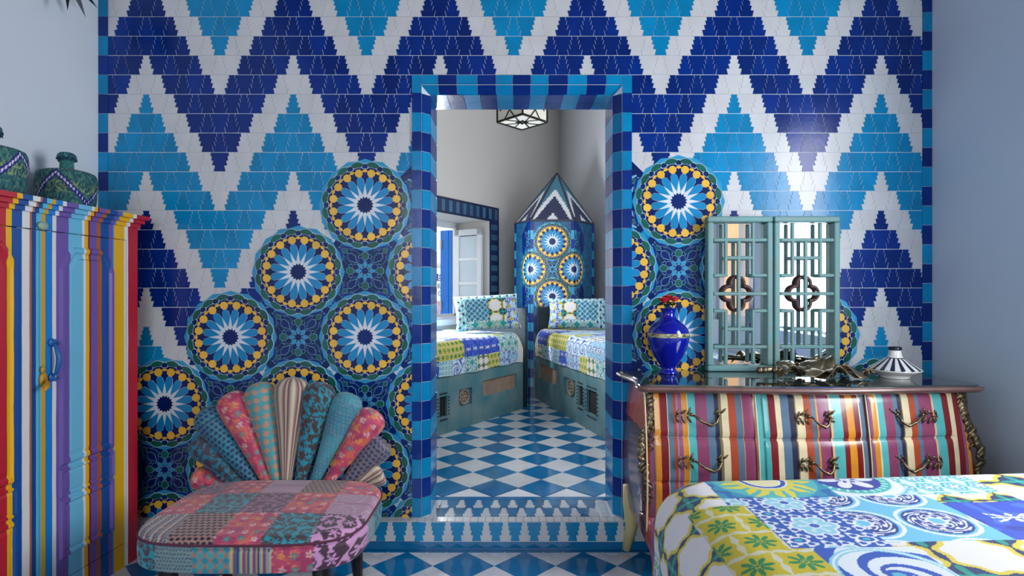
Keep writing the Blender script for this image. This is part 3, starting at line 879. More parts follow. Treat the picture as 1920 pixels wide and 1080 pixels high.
sh = lpart('shutter', [(WT0 + .01, WT0 + .05, OF + .05, OF + .215, WZ0 + .02, 1.86), (WT0 + .05, WT0 + .056, OF + .10, OF + .12, WZ0 + .02, 1.86)], SHUT)
for z in (1.70, 1.02): lpart('hinge', [(WT0 + .05, WT0 + .064, OF + .19, OF + .215, z - .05, z + .05)], mat('hinge_steel', (170, 172, 170), 0.4, metal=.8), sh)

# street outside: white house front with a sign
b = MB(); lbox(b, -1.5, 6.5, 3.2, 3.4, -2, 6)
house = b.build('street_house', mat('white_facade', (244, 240, 234), 0.9, noise=0.04), label='bright white house front across the street, seen through the inner window', cat='building')
q = MB(); lbox(q, -1.5, 6.5, 3.14, 3.2, 1.62, 1.68); q.build('ledge', mat('facade_ledge', (196, 184, 168), 0.9), house)
# find where the sight line through the gap beside the shutter meets the sign
def sight(px, o):
    q_ = (px - CX) / F
    base_ = CN + NL * o
    tt = (base_.x - q_ * base_.y) / (UL.x - q_ * UL.y)
    return tt, (base_ - UL * tt).y
so = 2.2
ta, ya = sight(835.5, so); tb, yb = sight(806, so)
zz = lambda py: CAMZ - (py - CY) / F * ya
sign = thing('shop_sign', lwall((ta + tb) / 2, so, zz(560)), label='white cafe sign board with a violet band outside the inner window', cat='sign')
wl_sign = sign.location.copy()
def spart(name, boxes, mats):
    qq = MB()
    for bx in boxes: lbox(qq, *bx)
    qq.v = [tuple(Vector(p) - wl_sign) for p in qq.v]
    return qq.build(name, mats, sign)
spart('board', [(ta, tb, so, so + .03, zz(592), zz(512))], mat('sign_white', (244, 243, 240), 0.6))
spart('band', [(ta, tb, so - .008, so, zz(527), zz(514))], mat('sign_violet', (62, 52, 128), 0.6))
spart('picture', [(ta + .01, tb, so - .006, so, zz(590), zz(564))], mat('sign_picture', (178, 196, 220), 0.6, noise=.8, nscale=22, ground=(206, 70, 70)))
spart('post', [((ta + tb) / 2 - .03, (ta + tb) / 2 + .03, so + .005, so + .06, STEP - .2, zz(592) + .02)], mat('post_grey', (120, 120, 120), 0.6))
for txt, px0, py0, sz_, mcol in (('EL', 820, 525.5, 12, (246, 246, 248)), ('Res', 819.5, 541, 10, (110, 100, 104)), ('Cafe', 820.5, 554, 9, (70, 66, 80))):
    cu = bpy.data.curves.new('lettering', 'FONT'); cu.body = txt; cu.size = sz_ / F * ya * 1.35; cu.extrude = .001
    cu.materials.append(mat('ink_%d' % mcol[0], mcol, 0.6))
    tmp = bpy.data.objects.new('lettering', cu); COL.objects.link(tmp)
    me = bpy.data.meshes.new_from_object(tmp.evaluated_get(bpy.context.evaluated_depsgraph_get()))
    bpy.data.objects.remove(tmp)
    o = obj('lettering', me, sign)
    tt, yy = sight(px0, so); o.location = lwall(tt, so - .012, zz(py0)) - wl_sign
    o.rotation_euler = (math.pi / 2, 0, math.atan2(UL.y, UL.x))
b = MB(); b.add([(-9, -16, 0), (9, -16, 0), (9, 16, 0), (-9, 16, 0)], [(0, 1, 2, 3)]); b.v = [(x, y, -.15) for x, y, z in b.v]
b.build('ground', mat('street_paving', (150, 148, 144), 0.9, noise=.1), kind='structure')

# ------------------------------------------------------------------ tiled corner pillar with a pointed roof
pil = thing('corner_pillar', (.42, 5.95, STEP), label='tall faceted pillar with rosette tiles and a pointed zigzag roof between the two daybeds', cat='pillar')
PF = [(.030, 6.02), (.182, 5.70), (.625, 5.70), (.865, 6.02), (.87, 6.36), (.05, 6.36)]
zT = CAMZ + .705
PBASE = mat('pillar_tile', (24, 60, 112), 0.25, noise=.5, nscale=26, ground=(40, 128, 150), bump=.1)
q = MB(); n = len(PF); lx, ly, lz = pil.location
q.add([(x - lx, y - ly, 0) for x, y in PF] + [(x - lx, y - ly, zT - STEP) for x, y in PF], [(i, (i + 1) % n, (i + 1) % n + n, i + n) for i in range(n)] + [list(range(n, 2 * n))])
q.build('shaft', PBASE, pil)
# corner strips of small alternating tiles
q = MB()
for i in range(4):
    a = Vector(PF[i]); dirs = []
    if i > 0: dirs.append((Vector(PF[i - 1]) - a).normalized())
    if i < 3: dirs.append((Vector(PF[i + 1]) - a).normalized())
    for d_ in dirs:
        for k in range(19):
            z0 = .004 + k * .0925
            nn = Vector((d_.y, -d_.x));
            if nn.y > 0: nn = -nn
            p0, p1 = a + d_ * .002, a + d_ * .034
            vs = [(p.x + nn.x * e - lx, p.y + nn.y * e - ly, z) for p in (p0, p1) for e in (0, .005) for z in (z0, z0 + .089)]
            q.add(vs, [(0, 2, 3, 1), (4, 5, 7, 6), (0, 1, 5, 4), (2, 6, 7, 3), (0, 4, 6, 2), (1, 3, 7, 5)], k % 2)
q.build('corner_tiles', [T_NAVY, T_LIGHT], pil, kind='stuff')
# one joined rosette, set on the faces at its true size
def joined_rosette(lo, hi):
    b_ = MB(); mats_ = [T_LIGHT, T_DEEP, GROUT, T_KITE, T_PETAL, T_GOLD, T_GREEN]
    g_ = ground_mesh(lo, hi)
    vs = [tuple(v.co) for v in g_.vertices]
    for pl in g_.polygons: b_.f.append(list(pl.vertices)); b_.m.append(pl.material_index)
    b_.v = vs
    for nme, p, mt, h_, a0, cnt in PIECES:
        for k_ in range(cnt):
            r_ = clip_x(rot_poly(p, a0 + 22.5 * k_), lo, hi)
            if len(r_) > 2: b_.prism([(x * PX, y * PX) for x, y in ccw(r_)], 0, -h_, mats_.index(mt))
    return b_.mesh('rosette', mats_)
JR = {k: joined_rosette(*k) for k in ((-90, 90), (-90, 0), (0, 90))}
fa = [(Vector(PF[i]), Vector(PF[i + 1])) for i in range(3)]
RS = .92
def on_face(i, f, zpy, half, Yd):
    a, c = fa[i]; p = a.lerp(c, f); e = (c - a).normalized()
    z = CAMZ - (zpy - CY) / F * Yd
    r_ = math.atan2(e.y, e.x)
    nn = Vector((e.y, -e.x))
    o = obj('rosette', JR[half], pil, (p.x + nn.x * .001 - lx, p.y + nn.y * .001 - ly, z - STEP), (0, 0, r_)); o.scale = (RS, RS, RS)
for zpy in (453, 556, 659): on_face(1, .5, zpy, (-90, 90), 5.7)
for zpy in (505,):
    on_face(1, 0.0, zpy, (0, 90), 5.7); on_face(1, 1.0, zpy, (-90, 0), 5.7)
    on_face(0, 1.0, zpy, (-90, 0), 5.7); on_face(2, 0.0, zpy, (0, 90), 5.7)
def joined_star(lo, hi):
    b_ = MB()
    r_ = clip_x([(112, 0), (0, 112), (-112, 0), (0, -112)], lo, hi); b_.prism([(x * PX, y * PX) for x, y in ccw(r_)], 0, -.0030, 0)
    mats_ = [T_DEEP, T_LIGHT, T_GREEN, T_NAVY, MATS['joint_blue']]
    for f_, h_ in ((1.14, .0040), (1, .0050)):
        for n_, p, mt, c, st, a in IPIECES:
            for k_ in range(c):
                r_ = clip_x(rot_poly(scale_poly(p, f_), a + st * k_), lo, hi)
                if len(r_) > 2: b_.prism([(x * PX, y * PX) for x, y in ccw(r_)], 0, -h_, 4 if f_ > 1 else mats_.index(mt))
    return b_.mesh('star_panel', mats_)
JR['s'] = joined_star(-96, 96); JR['sl'] = joined_star(-74, 0); JR['sr'] = joined_star(0, 78)
for zpy in (505, 608): on_face(1, .5, zpy, 's', 5.7)
for zpy in (453, 556):
    on_face(0, 1.0, zpy, 'sl', 5.7); on_face(2, 0.0, zpy, 'sr', 5.7)
# roof: three visible facets with stepped chevrons
AP = Vector((.475, 6.0, CAMZ + 1.24))
PRT = mat('roof_tile', 'print', 0.35, bump=.15, bscale=80)
for i in range(3):
    a, c = fa[i]; A = Vector((a.x, a.y, zT)); Cc = Vector((c.x, c.y, zT))
    # overhang
    md = (A + Cc) / 2; A = A + (A - AP) * .02; Cc = Cc + (Cc - AP) * .02
    nr, nc = 60, 60
    hh = np.linspace(0, 1, nr)[:, None]; ss = np.linspace(-1, 1, nc)[None, :]
    Gp = np.zeros((nr, nc, 3)); W0 = np.array(A); W1 = np.array(Cc); WA = np.array(AP)
    base_ = (W0 + W1) / 2
    Gp = base_ + hh[..., None] * (WA - base_) + (ss * (1 - hh))[..., None] * (W1 - W0) / 2
    sx_ = ss * (1 - hh); steps = np.floor(np.abs(sx_) * 14) / 14
    v_ = (1 - hh) - steps * .0 + 0 * sx_
    band = (hh + steps * .62)
    C = fill(band.shape, (46, 52, 86))
    put(C, (band > .30) & (band < .30), (0, 0, 0))
    put(C, band > .78, (70, 128, 150)); put(C, (band > .60) & (band <= .78), (66, 122, 146)); put(C, (band > .50) & (band <= .64), (222, 226, 230))
    put(C, band < .16, (222, 226, 230)); put(C, band > .92, (214, 220, 226))
    put(C, (1 - np.abs(ss) + 0 * hh < .07), (40, 44, 66)); put(C, hh + 0 * ss < .03, (36, 44, 80))
    o = colored_grid('roof_facet', Gp - np.array(pil.location), C, PRT, pil)
q = MB()
for i in range(3):
    a, c = fa[i]; A = Vector((a.x, a.y, zT)); Cc = Vector((c.x, c.y, zT))
    q.bar(A - pil.location, Cc - pil.location, .018)
for i in range(4):
    A = Vector((PF[i][0], PF[i][1], zT)); q.bar(A - pil.location, AP - pil.location, .016)
q.build('roof_edging', mat('roof_lead', (48, 50, 66), 0.4), pil)
q = MB(); q.add([(PF[3][0] - lx, PF[3][1] - ly, zT - STEP), (PF[4][0] - lx, PF[4][1] - ly, zT - STEP), (PF[5][0] - lx, PF[5][1] - ly, zT - STEP), (PF[0][0] - lx, PF[0][1] - ly, zT - STEP), tuple(AP - pil.location)],
            [(0, 1, 4), (1, 2, 4), (2, 3, 4)]); q.build('roof_back', MATS['roof_lead'], pil)

# ------------------------------------------------------------------ daybeds
OLDW = mat('weathered_teal_wood', (58, 118, 132), 0.6, noise=.8, nscale=6, ground=(122, 142, 142), bump=.35, bscale=40)
BARE = mat('bare_wood', (150, 128, 112), 0.7, noise=.2, nscale=9, bump=.3, bscale=50)
DARK = mat('dark_opening', (14, 16, 20), 0.8)
CLOTH = mat('printed_cloth', 'print', 0.85, bump=.08, bscale=300, sheen=.1)
RAIL = .42
def daybed(name, A, u, nrm, length, depth, feats, label, hb=0.0):
    """A = far end of the front edge, u = towards the near end, nrm = from the front board to the wall"""
    e = thing(name, (A.x, A.y, STEP), label=label, cat='daybed', group='daybeds either side of the tiled pillar')
    def P3(s, o, z): return Vector((u.x * s + nrm.x * o, u.y * s + nrm.y * o, z))
    def bx(mb, s0, s1, o0, o1, z0, z1, mi=0):
        vs = [P3(s, o, z) for s in (s0, s1) for o in (o0, o1) for z in (z0, z1)]
        fs = [(0, 2, 3, 1), (4, 5, 7, 6), (0, 1, 5, 4), (2, 6, 7, 3), (0, 4, 6, 2), (1, 3, 7, 5)]
        c_ = u.x * nrm.y - u.y * nrm.x
        if c_ > 0: fs = fs
        mb.add(vs, fs, mi)
    def part(nm, boxes, mt, par=e):
        mb = MB()
        for b_ in boxes: bx(mb, *b_)
        return mb.build(nm, mt, par)
    part('platform', [(0.02, length, .03, depth, .02, RAIL - .01)], OLDW)
    # front board: rails and stiles round sunk panels
    st = sorted(feats); cuts = [0.0] + [v for f in st for v in (f[0], f[1])] + [length]
    for k_ in range(0, len(cuts), 2): part('stile', [(cuts[k_], cuts[k_ + 1], 0, .03, 0, RAIL)], OLDW)
    for (s0, s1, z0, z1, kind) in st:
        part('rail', [(s0, s1, 0.001, .03, 0, z0)], OLDW); part('rail', [(s0, s1, 0.001, .03, z1, RAIL)], OLDW)
        pn = part('panel', [(s0, s1, .021, .03, z0, z1)], {'wood': BARE, 'round': OLDW, 'dark': DARK}[kind])
        if kind == 'round':
            mb = MB(); cs = (s0 + s1) / 2; cz = (z0 + z1) / 2; rr_ = min(s1 - s0, z1 - z0) * .42
            ring = [P3(cs + rr_ * math.cos(2 * math.pi * i / 20), .016, cz + rr_ * math.sin(2 * math.pi * i / 20)) for i in range(21)]
            mb.tube(ring, .010, 6); mb.build('carved_ring', BARE, pn, smooth=True)
            mb = MB()
            for i in range(6):
                aa = 2 * math.pi * i / 6; mb.ball(P3(cs + rr_ * .5 * math.cos(aa), .018, cz + rr_ * .5 * math.sin(aa)), .012)
            mb.ball(P3(cs, .018, cz), .014); mb.build('carved_flower', BARE, pn, smooth=True)
        if kind == 'dark':
            mb = MB()
            nst = 6
            for i in range(nst):
                f_ = (i + .5) / nst
                for (ss_, zz_) in ((s0 + (s1 - s0) * f_, z0 - .022), (s0 + (s1 - s0) * f_, z1 + .022), (s0 - .018, z0 + (z1 - z0) * f_), (s1 + .018, z0 + (z1 - z0) * f_)):
                    mb.ball(P3(ss_, -.001, zz_), .007, seg=6, rings=4)
            mb.build('studs', mat('stud_iron', (30, 34, 38), 0.5), pn, kind='stuff')
    part('head_board', [(-.03 - hb, -hb, .02, depth, 0, .90)], mat('dark_teal_wood', (24, 46, 58), 0.6, noise=.3, bump=.3))
    # mattress under a printed spread
    tp = .687
    nb, na = 170, 420
    prof = []
    a_len = np.linspace(0, depth + .30, nb)
    s_ = np.linspace(.02, length, na)
    rr_ = .09; drop = tp - RAIL - .005
    O = np.zeros(nb); Z = np.zeros(nb); q1 = drop - rr_; q2 = q1 + rr_ * math.pi / 2
    for i, a_ in enumerate(a_len):
        if a_ < q1: O[i] = -.012; Z[i] = RAIL + .005 + a_
        elif a_ < q2:
            th = (a_ - q1) / rr_; O[i] = -.012 + rr_ * (1 - math.cos(th)); Z[i] = RAIL + .005 + q1 + rr_ * math.sin(th)
        else: O[i] = -.012 + rr_ + (a_ - q2); Z[i] = tp
    O = np.minimum(O, depth)
    SS, AA = np.meshgrid(s_, a_len)
    OO = np.repeat(O[:, None], na, 1); ZZ = np.repeat(Z[:, None], na, 1)
    end = np.clip((SS - .02) / .07, 0, 1); ZZ = RAIL + (ZZ - RAIL) * (1 - .35 * (1 - end) ** 2); ZZ += .010 * (vnoise(SS, AA, 7, 3) - .5) ; OO += .012 * (vnoise(SS, AA, 8, 6) - .5)
    Gp = np.stack([u.x * SS + nrm.x * OO, u.y * SS + nrm.y * OO, ZZ], -1)
    C = patchwork(SS + .07, AA + .03, .155, len(label) % 5, 1.9, order=1)
    wht = (SS < .10); C[wht] = s2l((224, 222, 212))
    return e, Gp, C * .82, P3
def px_s(px, A, u):
    q_ = (px - CX) / F
    return (q_ * A.y - A.x) / (u.x - q_ * u.y)
AL = Vector((.0988, 5.116)); uL = -UL
AR = Vector((.234, 5.60)); uR = UR
nL, nR = NL, NR
fl = []
for (pa, pb, z0, z1, kd) in ((969, 906, .20, .33, 'wood'), (885, 861, .17, .30, 'round'), (838.5, 824, .13, .28, 'dark')):
    fl.append((px_s(pa, AL, uL), px_s(pb, AL, uL), z0, z1, kd))
fl += [(1.30, 1.42, .17, .30, 'round'), (1.55, 1.85, .20, .33, 'wood')]
frr = []
for (pa, pb, z0, z1, kd) in ((1010, 1044, .22, .36, 'wood'), (1056, 1079, .18, .33, 'round'), (1084, 1093, .15, .31, 'dark'), (1100, 1119, .13, .31, 'dark')):
    frr.append((px_s(pa, AR, uR), px_s(pb, AR, uR), z0, z1, kd))
frr += [(1.75, 1.95, .22, .36, 'wood')]
e1, G1, C1, P1f = daybed('daybed', AL, uL, nL, 2.15, .76, fl, 'weathered teal daybed under the window, its long panel bare wood', .07)
e2, G2, C2, P2f = daybed('daybed', AR, uR, nR, 2.15, .74, frr, 'weathered teal daybed along the right wall beyond the doorway')
colored_grid('bedspread', G1, C1, CLOTH, loc=e1.location, flip=True, label='patterned patchwork spread on the daybed under the window', cat='bedspread', group='spreads on the daybeds')
colored_grid('bedspread', G2, C2, CLOTH, loc=e2.location, label='patterned patchwork spread on the daybed along the right wall', cat='bedspread', group='spreads on the daybeds')

def pillow(c, wd, ht, th, rot, label, seed, mirror=False):
    nu, nv = 80, 50
    t_ = thing('pillow', c, label=label, cat='pillow', group='printed pillows on the daybeds'); t_.rotation_euler = rot
    uu, vv_ = np.meshgrid(np.linspace(-1, 1, nu), np.linspace(-1, 1, nv))
    bul = (np.clip(1 - uu ** 4, 0, 1) * np.clip(1 - vv_ ** 4, 0, 1)) ** .55
    pin = 1 - .06 * (1 - np.abs(uu) ** 2) * np.abs(vv_) ** 3 ; pin2 = 1 - .06 * (1 - np.abs(vv_) ** 2) * np.abs(uu) ** 3
    X = uu * wd / 2 * pin2; Z = vv_ * ht / 2 * pin
    U = uu * wd / 2; V = vv_ * ht / 2
    fx = -U if mirror else U
    C = fill(U.shape, (190, 220, 214))
    lat = (np.abs(((fx + V) / .05) % 1 - .5) > .42) | (np.abs(((fx - V) / .05) % 1 - .5) > .42)
    left = fx < -.0
    C[:] = p_ovals(U, V + .02, .13)
    put(C, left, (34, 122, 160)); put(C, left & lat, (190, 226, 234))
    edge = V < -ht / 2 + .07; C[edge] = p_green(U[edge] * 1.6, V[edge] * 1.6)
    edge = (V > ht / 2 - .05) | (fx < -wd / 2 + .09); C[edge] = p_mint(U[edge], V[edge]); put(C, edge & (np.sin(90 * U) * np.sin(80 * V) > .5), (40, 46, 96))
    edge = (fx > wd / 2 - .13) & ~(V > ht / 2 - .05); C[edge] = p_floral_blue(U[edge] * 1.6, V[edge] * 1.6); put(C, edge & (np.sin(60 * U + 2) * np.sin(55 * V) > .55), (200, 186, 60))
    C = C * .82
    colored_grid('front', np.stack([X, -bul * th / 2, Z], -1), C, CLOTH, t_)
    colored_grid('back', np.stack([X, bul * th / 2, Z], -1), C, CLOTH, t_, flip=True)
    return t_
pillow((-.222, 5.08, .995), .59, .33, .14, (math.radians(-20), math.radians(-3), math.radians(12)), 'printed pillow leaning by the window on the left daybed', 1)
pillow((.62, 5.42, .975), .55, .30, .14, (math.radians(-18), 0, math.radians(-8)), 'printed pillow leaning on the right-hand daybed below the pillar', 2, True)

# ------------------------------------------------------------------ ceiling lantern
LY = 4.3
def lp(px, py, dy=0): return at(px, py, LY + dy)
lan = thing('lantern', (0, LY, 2.2), label='black hexagonal metal lantern with white panes hanging behind the lintel', cat='lantern')
BLK = mat('black_iron', (26, 24, 24), 0.45, metal=.6)
LGL = mat('lantern_glass', (214, 214, 206), 0.35)
# hexagon seen corner-on: front corner towards us
cz0 = CAMZ + (CY - 229) / F * LY
Rr = .188; cxl = at(979, 0, LY).x
hexc = [Vector((cxl + Rr * math.sin(a), LY - Rr * 1.0 * math.cos(a), 0)) for a in [math.radians(60 * k) for k in range(6)]]
hexc = [Vector((cxl + Rr, LY, 0)), Vector((cxl, LY - .20, 0)), Vector((cxl - Rr, LY, 0)), Vector((cxl, LY + .20, 0))]
zb_, zt_ = cz0, cz0 + .30
q = MB(); q2 = MB()
L0 = lan.location
nH = len(hexc)
for i in range(nH):
    a, c = hexc[i], hexc[(i + 1) % nH]
    lo_a, lo_c, hi_a, hi_c = [Vector((p.x, p.y, z)) - L0 for p, z in ((a, zb_), (c, zb_), (a, zt_), (c, zt_))]
    for s_, e_ in ((lo_a, lo_c), (hi_a, hi_c), (lo_a, hi_a)): q.bar(s_, e_, .013)
    def f2(f, g): return lo_a.lerp(lo_c, f).lerp(hi_a.lerp(hi_c, f), g)
    for (f, g), (f_, g_) in (((.3, 0), (.7, .42)), ((.7, 0), (.3, .42)), ((.3, .42), (.5, .62)), ((.7, .42), (.5, .62)), ((.12, .25), (.3, .42)), ((.88, .25), (.7, .42)), ((.3, .42), (.3, 1)), ((.7, .42), (.7, 1))):
        q.bar(f2(f, g), f2(f_, g_), .008)
    q2.add([lo_a * 1, lo_c * 1, hi_c * 1, hi_a * 1], [(0, 1, 2, 3)])
ctr = Vector((cxl, LY, zb_ - .0)) - L0
bot = [Vector((p.x, p.y, zb_)) - L0 for p in hexc]
for i in range(nH):
    a, c = bot[i], bot[(i + 1) % nH]; md = (a + c) / 2
    n1, n2 = bot[(i + 2) % nH], bot[(i + 3) % nH]
    q.bar(a.lerp(c, .3), ctr.lerp(n1, .25), .008); q.bar(a.lerp(c, .7), ctr.lerp(n2, .25), .008)
q2.add(bot, [list(range(nH))])
q.build('frame', BLK, lan); q2.build('pane', LGL, lan)
q = MB(); q.tube([Vector((cxl, LY, zt_)) - L0, Vector((cxl, LY, 3.7)) - L0], .009, 8); q.lathe([(.0, 3.70 - L0.z), (.06, 3.70 - L0.z), (.05, 3.67 - L0.z), (0, 3.66 - L0.z)], 20, c=(cxl, 0, 0))
for i in range(nH): q.bar(Vector((hexc[i].x, hexc[i].y, zt_)) - L0, Vector((cxl, LY, zt_ + .14)) - L0, .010)
q.build('hanger', BLK, lan)

# ------------------------------------------------------------------ striped wardrobe
RED, YEL, ROY, WHT, ORB, NVY = (186, 26, 50), (236, 180, 8), (14, 80, 156), (226, 226, 226), (178, 100, 74), (12, 70, 140)
SKY, OCH, BRB, PUR, LSK, DRD, ORG, MBL = (92, 186, 222), (214, 162, 20), (14, 130, 212), (112, 88, 168), (112, 192, 226), (140, 24, 34), (178, 92, 52), (60, 140, 204)
PR = Vector((-1.665, 2.53)); dW = Vector((-.0647, -.998)).normalized()
def sw(px):
    q_ = (px - CX) / F
    return (q_ * PR.y - PR.x) / (dW.x - q_ * dW.y)
SEQ = [(258, RED), (240, WHT), (233, YEL), (213.5, MBL), (211, PUR), (204.5, ROY), (189, ORG), (181.5, PUR), (169, DRD), (166, YEL), (160, WHT), (154, LSK), (129, PUR), (106, WHT),
       (98.5, BRB), (86, OCH), (77.5, SKY), (68, NVY), (60, ORB), (55.7, WHT), (41.5, ROY), (23.7, YEL), (12, RED)]
st = [(-.2, RED)] + [(sw(p), c) for p, c in SEQ]
s_end = sw(-25)
for i, (dw_, c) in enumerate([(.05, WHT), (.03, SKY), (.06, PUR), (.03, OCH), (.05, ROY), (.03, WHT), (.06, RED)]): st.append((s_end, c)); s_end += dw_
SGRP = ramp_group('wardrobe_stripes', st)
WPAINT = mat('wardrobe_paint', SGRP, 0.42, bump=.18, bscale=35)
WW = 1.02; WD = .200; WTOP = 1.52
wr = thing('wardrobe', (PR.x, PR.y, 0), math.atan2(dW.y, dW.x), label='low wardrobe painted in vertical stripes of red, yellow, blue, purple and white', cat='wardrobe')
def wbox(nm, a, b_, mt=WPAINT, par=wr, loc=None):
    q = MB(); q.span(a, b_); return q.build(nm, mt, par)
q = MB(); q.span((.0, -WD, .06), (WW, -.022, 1.47)); q.build('body', WPAINT, wr)
for x0, x1 in ((0, .065), (WW - .065, WW)): wbox('corner_post', (x0, -.03, .0), (x1, .0, 1.47))
wbox('frieze', (.065, -.022, 1.410), (WW - .065, -.001, 1.47))
wbox('plinth', (.065, -.022, .0), (WW - .065, -.001, .10))
q = MB()
for k, (z0, z1, o) in enumerate(((1.468, 1.485, .010), (1.4855, 1.502, .024), (1.5025, WTOP, .040))): q.span((-o * .6, -WD, z0), (WW + o * .6, o, z1))
q.build('cornice', WPAINT, wr)
def relief(nm, outline, y0, h_, inset, par):
    """raised panel with a moulded edge; outline (x, z) in order round the panel"""
    q = MB(); n = len(outline)
    cx_ = sum(p[0] for p in outline) / n; cz_ = sum(p[1] for p in outline) / n
    def off(d_):
        out = []
        for i in range(n):
            p0, p1, p2 = Vector(outline[i - 1]), Vector(outline[i]), Vector(outline[(i + 1) % n])
            def nr(a_, b_):
                e = (b_ - a_).normalized(); m_ = Vector((-e.y, e.x))
                return m_ if m_.dot(Vector((cx_, cz_)) - (a_ + b_) / 2) > 0 else -m_
            n1, n2 = nr(p0, p1), nr(p1, p2); bis = (n1 + n2).normalized()
            out.append(p1 + bis * d_ / max(.5, bis.dot(n1)))
        return out
    lay = [(0, y0), (inset * .18, y0 + h_), (inset * .42, y0 + h_), (inset * .60, y0 + h_ * .25), (inset, y0 + h_ * .6)]
    vs = []; fs = []
    for d_, y in lay: vs += [(p.x, y, p.y) for p in off(d_)]
    for k in range(len(lay) - 1):
        for i in range(n): fs.append((k * n + i, k * n + (i + 1) % n, (k + 1) * n + (i + 1) % n, (k + 1) * n + i))
    fs.append([(len(lay) - 1) * n + i for i in range(n)])
    q.add(vs, fs); return q.build(nm, WPAINT, par)
def arch(x0, x1, z0, zs, zt):
    p = [(x0, z0), (x1, z0), (x1, zs)]
    for i in range(1, 8):
        t_ = i / 8; p.append((x1 + (x0 - x1) * .26 * t_, zs + (zt - zs) * math.sin(t_ * math.pi / 2)))
    p += [(x1 + (x0 - x1) * .30, zt), (x1 + (x0 - x1) * .70, zt)]
    for i in range(7, 0, -1):
        t_ = i / 8; p.append((x0 + (x1 - x0) * .26 * t_, zs + (zt - zs) * math.sin(t_ * math.pi / 2)))
    p.append((x0, zs)); return p
mid = .487
for n_, (x0, x1, p0, p1) in enumerate(((.068, mid - .001, .135, .405), (mid + .001, WW - .068, .570, .842))):
    dr = wbox('door', (x0, -.022, .103), (x1, -.002, 1.406))
    relief('panel', arch(p0, p1, .530, 1.270, 1.360), -.002, .009, .050, dr)
    relief('panel', [(p0, .412), (p1, .412), (p1, .520), (p0, .520)], -.002, .008, .026, dr)
    relief('panel', [(p0, .180), (p1, .180), (p1, .405), (p0, .405)], -.002, .009, .040, dr)
    if n_ == 0:
        sh_ = sw(96); q = MB()
        q.tube([(sh_, -.004, .995), (sh_, .018, .985), (sh_ - .004, .026, .95), (sh_ - .004, .026, .92), (sh_, .018, .885), (sh_, -.004, .875)], [.006, .006, .009, .009, .006, .006], 8)
        for z in (1.0, .872): q.ball((sh_, .002, z), (.014, .006, .016))
        for z, sg in ((.995, 1), (.872, -1)): q.tube([(sh_, .004, z), (sh_ - .012, .006, z + .012 * sg), (sh_ - .022, .008, z - .004)], .005, 6)
        q.build('handle', mat('handle_blue', (20, 96, 168), 0.4), dr, smooth=True)
        sk = sw(75); q = MB()
        q.tube([(sk - .012, -.004, .865), (sk - .010, .02, .862), (sk + .012, .035, .848), (sk + .030, .045, .836)], [.006, .007, .012, .003], 8, flat=.5)
        q.ball((sk - .012, .002, .868), (.018, .006, .026)); q.ball((sk - .006, .006, .905), (.010, .005, .014))
        q.build('lock_tongue', mat('lock_yellow', (206, 152, 20), 0.4, noise=.5, nscale=60, ground=(60, 44, 20)), dr, smooth=True)
q = MB(); q.ball((sw(78), .006, 1.424), (.022, .008, .016)); q.build('catch', mat('catch_paint', (150, 176, 150), 0.5), wr, smooth=True)

